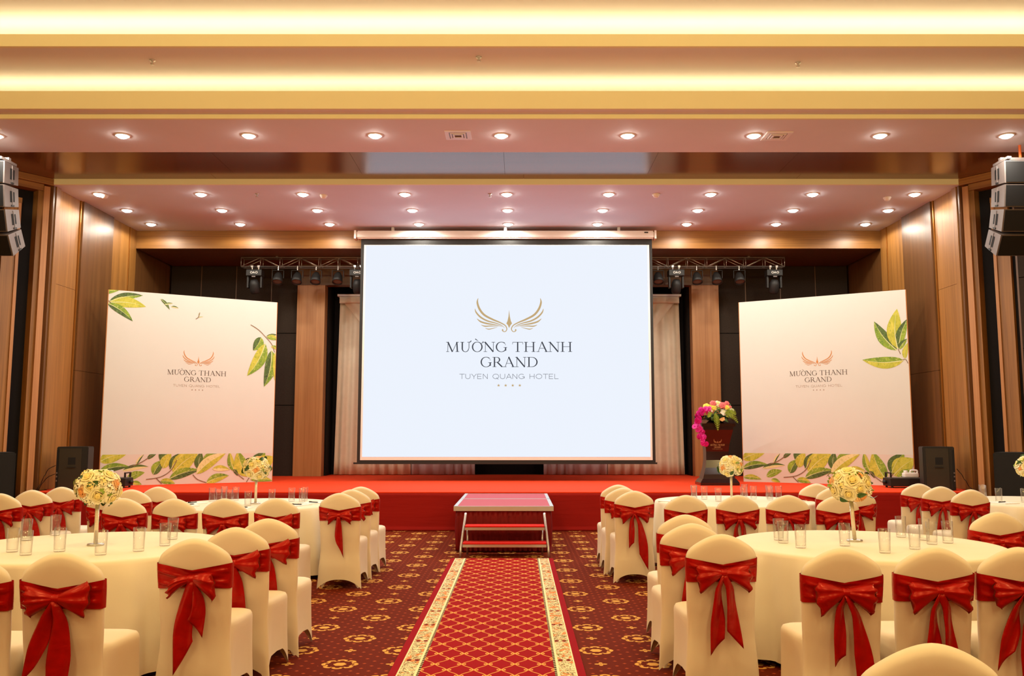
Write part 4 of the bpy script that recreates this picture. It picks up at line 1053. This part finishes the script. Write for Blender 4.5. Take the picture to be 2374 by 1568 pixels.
TN = {'NL': 'near left table', 'NR': 'near right table', 'FL': 'far left table', 'FR': 'far right table', 'OR': 'outer right table'}
table(*TAB['NL'], .3, 0, 'round table under a floor length cream cloth, nearest on the left')
table(*TAB['NR'], 1.1, 1, 'round table under a floor length cream cloth, nearest on the right')
table(*TAB['FL'], 2.0, 1, 'round cream clothed table on the left close to the stage')
table(*TAB['FR'], .8, 0, 'round cream clothed table on the right before the lectern')
table(*TAB['OR'], 2.6, 1, 'round cream clothed table cut by the right edge, before the subwoofer')
centrepiece(-2.84, 6.49, TH_+.001, 'flower ball on crystal stem on the near left table', 5)
centrepiece(2.72, 6.74, TH_+.001, 'flower ball on crystal stem on the near right table, stem leaning', 8, .015)
centrepiece(-2.83, 10.36, TH_+.001, 'flower ball on crystal stem on the far left table', 12)
centrepiece(2.80, 10.9, TH_+.001, 'flower ball on crystal stem on the far right table before the lectern', 17, .0, .145)
centrepiece(6.36, 10.75, TH_+.001, 'flower ball on crystal stem cut by the right edge of the view', 23)
GLM = MB().lathe([(0, 0), (.034, 0), (.036, .003), (.040, .158), (.0385, .160), (.0370, .158), (.0335, .016), (0, .014)], 22).mesh('glass', M_GLASS, True); fixn(GLM)
GL = {'NL': [[-3.23,6.12],[-3.05,5.96],[-3.50,6.78],[-3.46,7.12],[-2.92,6.14],[-2.56,5.97],[-2.39,6.16],[-2.33,6.46],[-2.43,6.86]],
      'NR': [[2.15,6.62],[2.19,6.34],[2.54,6.45],[2.67,6.07],[3.18,7.0],[2.96,6.27],[3.27,6.80],[3.21,6.55],[3.36,6.62],[2.17,6.80]],
      'FL': [[-3.46,10.73],[-3.31,10.53],[-3.40,10.98],[-3.15,10.39],[-3.22,10.86],[-2.84,10.10],[-2.67,10.46],[-2.50,10.70],[-2.36,10.64],[-2.38,10.84]],
      'FR': [[2.42,11.30],[2.38,11.08],[2.50,11.05],[2.60,10.73],[2.95,10.92],[3.10,11.45],[3.12,11.10],[3.35,11.25],[3.29,10.98],[3.42,11.06]],
      'OR': [[6.12,11.42],[6.02,11.2],[5.92,10.66],[6.19,10.60]]}
NTH = ['first', 'second', 'third', 'fourth', 'fifth', 'sixth', 'seventh', 'eighth', 'ninth', 'tenth']
for k, pts in GL.items():
    pts = sorted(pts, key=lambda p: (p[0]-CX)/p[1])
    for i, (x, y) in enumerate(pts):
        o = link('drinking_glass', GLM, None, (x, y, TH_+.001), (0, 0, i*.9)); tag(o, 'clear empty highball glass on the %s, %s from the left' % (TN[k], NTH[i]), 'glass', 'highball glasses on the '+TN[k])
PADM = MB().box((-.105, -.148, 0), (.105, .148, .006)).mesh('notepad', M_PAPER)
PENM = MB().cyl((-.07, 0, .006), (.06, 0, .006), .0055, 8).cyl((.06, 0, .006), (.075, 0, .006), .0055, 8, .001).box((-.068, -.002, .011), (-.03, .002, .014)).mesh('pen', M_BLKPL)
for nm, x, y, rz, tn, w in (('FL', -3.58, 10.42, .9, 'far left table', 'left'), ('FL', -3.52, 10.12, .5, 'far left table', 'front left'), ('FL', -2.18, 10.45, -.8, 'far left table', 'right'), ('FL', -2.30, 10.12, -.5, 'far left table', 'front right'), ('FL', -2.80, 9.72, 0, 'far left table', 'near'),
                            ('FR', 2.05, 10.72, .9, 'far right table', 'left'), ('FR', 2.62, 10.20, .2, 'far right table', 'near'), ('FR', 3.32, 10.35, -.4, 'far right table', 'front right'), ('FR', 3.50, 10.80, -1.0, 'far right table', 'right'), ('OR', 5.86, 10.48, .3, 'outer right table', 'near left')):
    o = link('notepad', PADM, None, (x, y, TH_+.001), (0, 0, rz)); tag(o, 'white notepad at the %s edge of the %s' % (w, tn), 'notepad', 'notepads on the tables')
    o = link('pen', PENM, None, (x, y, TH_+.0072), (0, 0, rz+.25)); tag(o, 'dark pen on the white notepad at the %s edge of the %s' % (w, tn), 'pen', 'pens on the notepads')

# ------------------------------------------------------------------ covered chairs with sashes
def hw_(z):      # half width of the backrest cover
    for (z0, w0), (z1, w1) in zip(((0, .226), (.12, .218), (.42, .200), (.62, .206), (.80, .213), (1.0, .213))[:-1], ((.12, .218), (.42, .200), (.62, .206), (.80, .213), (1.0, .213))):
        if z <= z1: t = (z-z0)/(z1-z0); t = t*t*(3-2*t); return w0+(w1-w0)*t
    return .213
def yc_(z): return -.215-.065*max(0, (z-.35)/.6)**1.2+(.02*(1-z/.35) if z < .35 else 0)*-1
def zt_(u): return .965-.105*abs(u)**1.75-.04*abs(u)**22
def zb_(u): return .095*(1-abs(u)**2.6)
def thk(z): return .030 if z > .5 else .026
def backrest_mesh():
    mb = MB(); nu, nv = 31, 26
    def sh(s):
        def f(u, v):
            U = sin(pi*(u-.5)); U = .35*(u*2-1)+.65*U; z0, z1 = zb_(U), zt_(U); z = z0+(z1-z0)*v
            e = max(0, 1-abs(U)**9)**.5*max(0, 1-v**22)**.5*(.35+.65*min(1, v*6))
            return (hw_(z)*U, yc_(z)-.012*(1-U*U)+s*thk(z)*e, z)
        return f
    mb.grid(sh(-1), nu, nv); mb.grid(sh(1), nu, nv)
    me = mb.mesh('backrest', M_COVER, True); bm = bmesh.new(); bm.from_mesh(me); bmesh.ops.remove_doubles(bm, verts=bm.verts, dist=.0004); bmesh.ops.recalc_face_normals(bm, faces=bm.faces); bm.to_mesh(me); bm.free(); return me
def seat_mesh():
    mb = MB(); n = 72; vs = []; fs = []; rings = []
    def plan(a, s, e=5.0):
        c, q = cos(a), sin(a); x = math.copysign(abs(c)**(2/e), c); y = math.copysign(abs(q)**(2/e), q)
        w = .208+.014*y; return (x*w*s, .02+y*.222*s)
    for s, z in ((.0, .492), (.5, .491), (.85, .485), (.95, .476), (.985, .462), (1.0, .445)): rings.append([plan(2*pi*k/n, s)+(z,) for k in range(n)])
    for lv in range(1, 11):
        t = lv/10; ring = []
        for k in range(n):
            a = 2*pi*k/n; cn = abs(sin(2*a))**1.6; zb = .125*(1-cn)**1.0+.0
            x, y = plan(a, 1.0, 5.0+2*t); z = .445+(zb-.445)*t
            fl_ = 1+.05*t*t*cn-.075*sin(pi*min(1, t*.75))*(1-cn)-.02*(1-cn)*t
            ring.append((x*fl_, .02+(y-.02)*fl_, max(z, .004)))
        rings.append(ring)
    for r in rings: vs += r
    for i in range(len(rings)-1):
        for k in range(n): k2 = (k+1) % n; fs.append((i*n+k, i*n+k2, (i+1)*n+k2, (i+1)*n+k))
    mb.add(vs, fs); me = mb.mesh('seat', M_COVER, True); bm = bmesh.new(); bm.from_mesh(me); bmesh.ops.remove_doubles(bm, verts=bm.verts, dist=.0004); bmesh.ops.recalc_face_normals(bm, faces=bm.faces); bm.to_mesh(me); bm.free(); return me
def sash_mesh():
    mb = MB(); n = 84
    def f(u, v):
        a = u*4; rear = a < 2; U0 = (a-1) if rear else (3-a)
        U = max(-1, min(1, .3*U0+.7*sin(U0*pi/2))); g = max(0, 1-abs(U))
        zt = .828-(.038*g if rear else 0); zb = .684+.006*g; z = zt+(zb-zt)*v
        e = max(0.0, 1-abs(U)**9)**.5; s = -1 if rear else 1
        rip = (.0045*sin(v*13+4*abs(U)+1)+.0025*sin(v*27-7*U))*min(1, g*8) if rear else 0
        gather = .0035*sin(U*80)*max(0, 1-abs(U)*2.4)*(1-v) if rear else 0
        return (hw_(z)*U*1.008, yc_(z)-.012*(1-U*U)+s*(thk(z)*e+.0095+rip+gather), z)
    mb.grid(f, n, 16, True)
    me = mb.mesh('sash', M_SATIN, True); fixn(me); return me
def loop_mesh(sg, L, up, dn, droop, seed):
    """fan shaped bow loop: two pleated faces that meet along top and bottom edge, open end folded in"""
    mb = MB(); rr = random.Random(seed); m = 12; q = 17; p1 = rr.uniform(0, 6); kf = rr.choice((2.5, 3, 3.5)); vs = []; fs = []; n = 2*q-2
    for i in range(m+1):
        t = i/m
        cz = -droop*t*t; hu = .014+up*t**.85; hd = .014+dn*t**.85
        ring = []
        for side in (-1, 1):
            rng = range(q) if side < 0 else range(q-2, 0, -1)
            for j in rng:
                w = j/(q-1)*2-1; z = cz+(hu*w if w > 0 else hd*w)
                th = (.010+.030*sin(pi*min(.92, t*.8+.08)))*max(0, 1-w*w)**.5*(1 if side < 0 else .35)
                pl = .0085*t*(1-.25*t)*cos(w*pi*kf+p1)*(1-w*w) if side < 0 else 0
                x = sg*(L*t*(1-.10*w*w*t)+.012*t*w*sin(p1)+(.010*cos(w*pi*kf+p1) if i == m else 0))
                if i == m: th *= .55
                ring.append((x, -.010-.010*t+side*th-pl, z))
        vs += ring
    for i in range(m):
        for k in range(n): k2 = (k+1) % n; fs.append((i*n+k, i*n+k2, (i+1)*n+k2, (i+1)*n+k))
    fs.append(tuple(range(m*n, m*n+n)))
    mb.add(vs, fs); me = mb.mesh('bow_loop', M_SATIN, True); fixn(me); return me
def tail_mesh(x1, L, w, seed, slant=.05, sway=.0, x0=0.0):
    mb = MB(); rr = random.Random(seed); p = rr.uniform(0, 6)
    def f(u, v):
        U = u*2-1; ww = (.016+(w-.016)*min(1, v*1.6)**.8)*(1-.12*sin(v*5+p)); tw = .5*sin(v*4+p)
        z = -.012-L*v-slant*U*v**3; x = x0*min(1, v*5)+x1*v+sway*sin(pi*v)+U*ww*cos(tw*.7)
        y = -.022+.02*U*sin(tw)-.012*cos(U*2.2+v*3)*min(1, v*4)+.018*min(1, v*3)
        return (x, y-.004, z)
    mb.sheet(f, 9, 18, .0035, (0, 1, 0)); me = mb.mesh('bow_tail', M_SATIN, True); fixn(me); return me
def knot_mesh():
    me = MB().lathe([(.004, -.034), (.018, -.028), (.024, -.01), (.021, .0), (.024, .012), (.018, .028), (.004, .033)], 14).mesh('bow_knot', M_SATIN, True); return me
BACK, SEAT, SASH, KNOT = backrest_mesh(), seat_mesh(), sash_mesh(), knot_mesh()
BOWS = {
 'even':  ([loop_mesh(-1, .155, .055, .085, .02, 1), loop_mesh(1, .16, .055, .08, .02, 2)], [tail_mesh(-.015, .41, .04, 1, -.05, 0, -.03), tail_mesh(.03, .37, .042, 2, .05, 0, .03)]),
 'left':  ([loop_mesh(-1, .155, .06, .07, .01, 3), loop_mesh(1, .165, .075, .08, .0, 4)], [tail_mesh(-.09, .34, .046, 3, -.05, 0, -.022), tail_mesh(.0, .46, .055, 4, -.05, 0, .026)]),
 'single': ([loop_mesh(-1, .13, .03, .045, .05, 5), loop_mesh(1, .13, .05, .085, .03, 6)], [tail_mesh(-.03, .42, .055, 5, -.09, -.02), tail_mesh(.03, .26, .04, 6, .05, .03)]),
 'right': ([loop_mesh(-1, .15, .06, .09, .02, 7), loop_mesh(1, .15, .05, .08, .02, 8)], [tail_mesh(-.01, .33, .03, 7, -.03, 0, -.03), tail_mesh(.06, .50, .046, 8, .08, .02, .026)]),
 'narrow': ([loop_mesh(-1, .115, .045, .06, .02, 9), loop_mesh(1, .13, .06, .06, .02, 10)], [tail_mesh(.02, .34, .04, 9, .07, -.01)])}
def chair(tx, ty, rz, bow, label, group):
    """tx, ty is where the crest of the backrest stands"""
    oy = .285; x = tx+sin(-rz)*oy*-1*-1; y = ty+cos(rz)*oy; x = tx-sin(rz)*oy
    t = thing('banquet_chair', label, 'chair', (x, y, 0), rz, group)
    link('backrest', BACK, t); link('seat', SEAT, t); s = link('sash', SASH, t)
    yb = yc_(.745)-.012-thk(.745)-.012; loops, tails = BOWS[bow]; lz = .742
    for l in loops: link('bow_loop', l, s, (0, yb, lz))
    link('bow_knot', KNOT, s, (0, yb-.014, lz), (0, R(90), 0))
    for l in tails: link('bow_tail', l, s, (0, yb-.004, lz))
P3 = ['nearest', 'middle', 'farthest']; P4 = ['leftmost', 'second from left', 'third from left', 'rightmost']
def column(pts, bows, where, grp, rz=0):
    for i, (x, y) in enumerate(pts):
        chair(x, y, rz+random.uniform(-.03, .03), bows[i % len(bows)], 'red-bowed cream chair, %s of three %s' % (P3[i], where), grp)
def row(pts, bows, where, grp, names):
    for i, (x, y) in enumerate(pts):
        chair(x, y, random.uniform(-.03, .03), bows[i % len(bows)], 'red-bowed cream chair, %s %s' % (names[i], where), grp)
row([(-2.09, 4.54), (-2.53, 4.49)], ['left', 'even'], 'before the near left table', 'chairs before the near left table', ['fully visible', 'cut by the left edge'])
column([(-1.64, 5.14), (-1.60, 5.76), (-1.56, 6.35)], ['single', 'left', 'left'], 'on the aisle side of the near left table', 'aisle chairs of the near left table')
row([(-3.48, 8.38), (-2.99, 8.33), (-2.52, 8.33), (-2.05, 8.37)], ['even', 'narrow', 'even', 'left'], 'in the row before the far left table', 'chairs before the far left table', P4)
column([(-1.61, 9.12), (-1.60, 9.70), (-1.59, 10.22)], ['narrow', 'even', 'left'], 'on the aisle side of the far left table', 'aisle chairs of the far left table')
column([(-3.98, 9.12), (-3.98, 9.70), (-3.90, 10.22)], ['even', 'right', 'even'], 'on the outer side of the far left table', 'outer chairs of the far left table')
column([(-5.02, 9.05), (-5.01, 9.62), (-4.98, 10.18)], ['even', 'right', 'left'], 'at the left edge of the view', 'chairs at the left edge')
column([(1.41, 5.36), (1.36, 6.01), (1.44, 6.66)], ['even', 'even', 'right'], 'on the aisle side of the near right table', 'aisle chairs of the near right table')
row([(1.89, 4.71), (2.39, 4.75), (2.83, 4.75)], ['right', 'even', 'left'], 'in the row before the near right table', 'chairs before the near right table', ['leftmost', 'middle', 'rightmost'])
row([(3.87, 6.88), (3.95, 5.85)], ['even', 'even'], 'on the outer side of the near right table', 'outer chairs of the near right table', ['farther one', 'nearer one'])
row([(1.85, 8.80), (2.36, 8.80), (2.85, 8.80), (3.32, 8.74)], ['even', 'even', 'right', 'even'], 'in the row before the far right table', 'chairs before the far right table', P4)
column([(1.43, 9.47), (1.38, 10.01), (1.39, 10.62)], ['right', 'even', 'even'], 'on the aisle side of the far right table', 'aisle chairs of the far right table')
column([(3.81, 9.55), (3.80, 10.18), (3.82, 10.86)], ['left', 'even', 'even'], 'on the outer side of the far right table', 'outer chairs of the far right table')
column([(5.10, 9.70), (5.05, 10.28), (5.07, 10.88)], ['even', 'even', 'right'], 'on the left side of the outer right table', 'chairs beside the outer right table')
chair(5.46, 8.75, 0, 'even', 'cream covered chair cut by the right edge, before the outer right table', 'chair before the outer right table')
chair(1.37, 2.59, 0, 'even', 'cream covered chair in the foreground, only its rounded top in view', 'foreground chair')
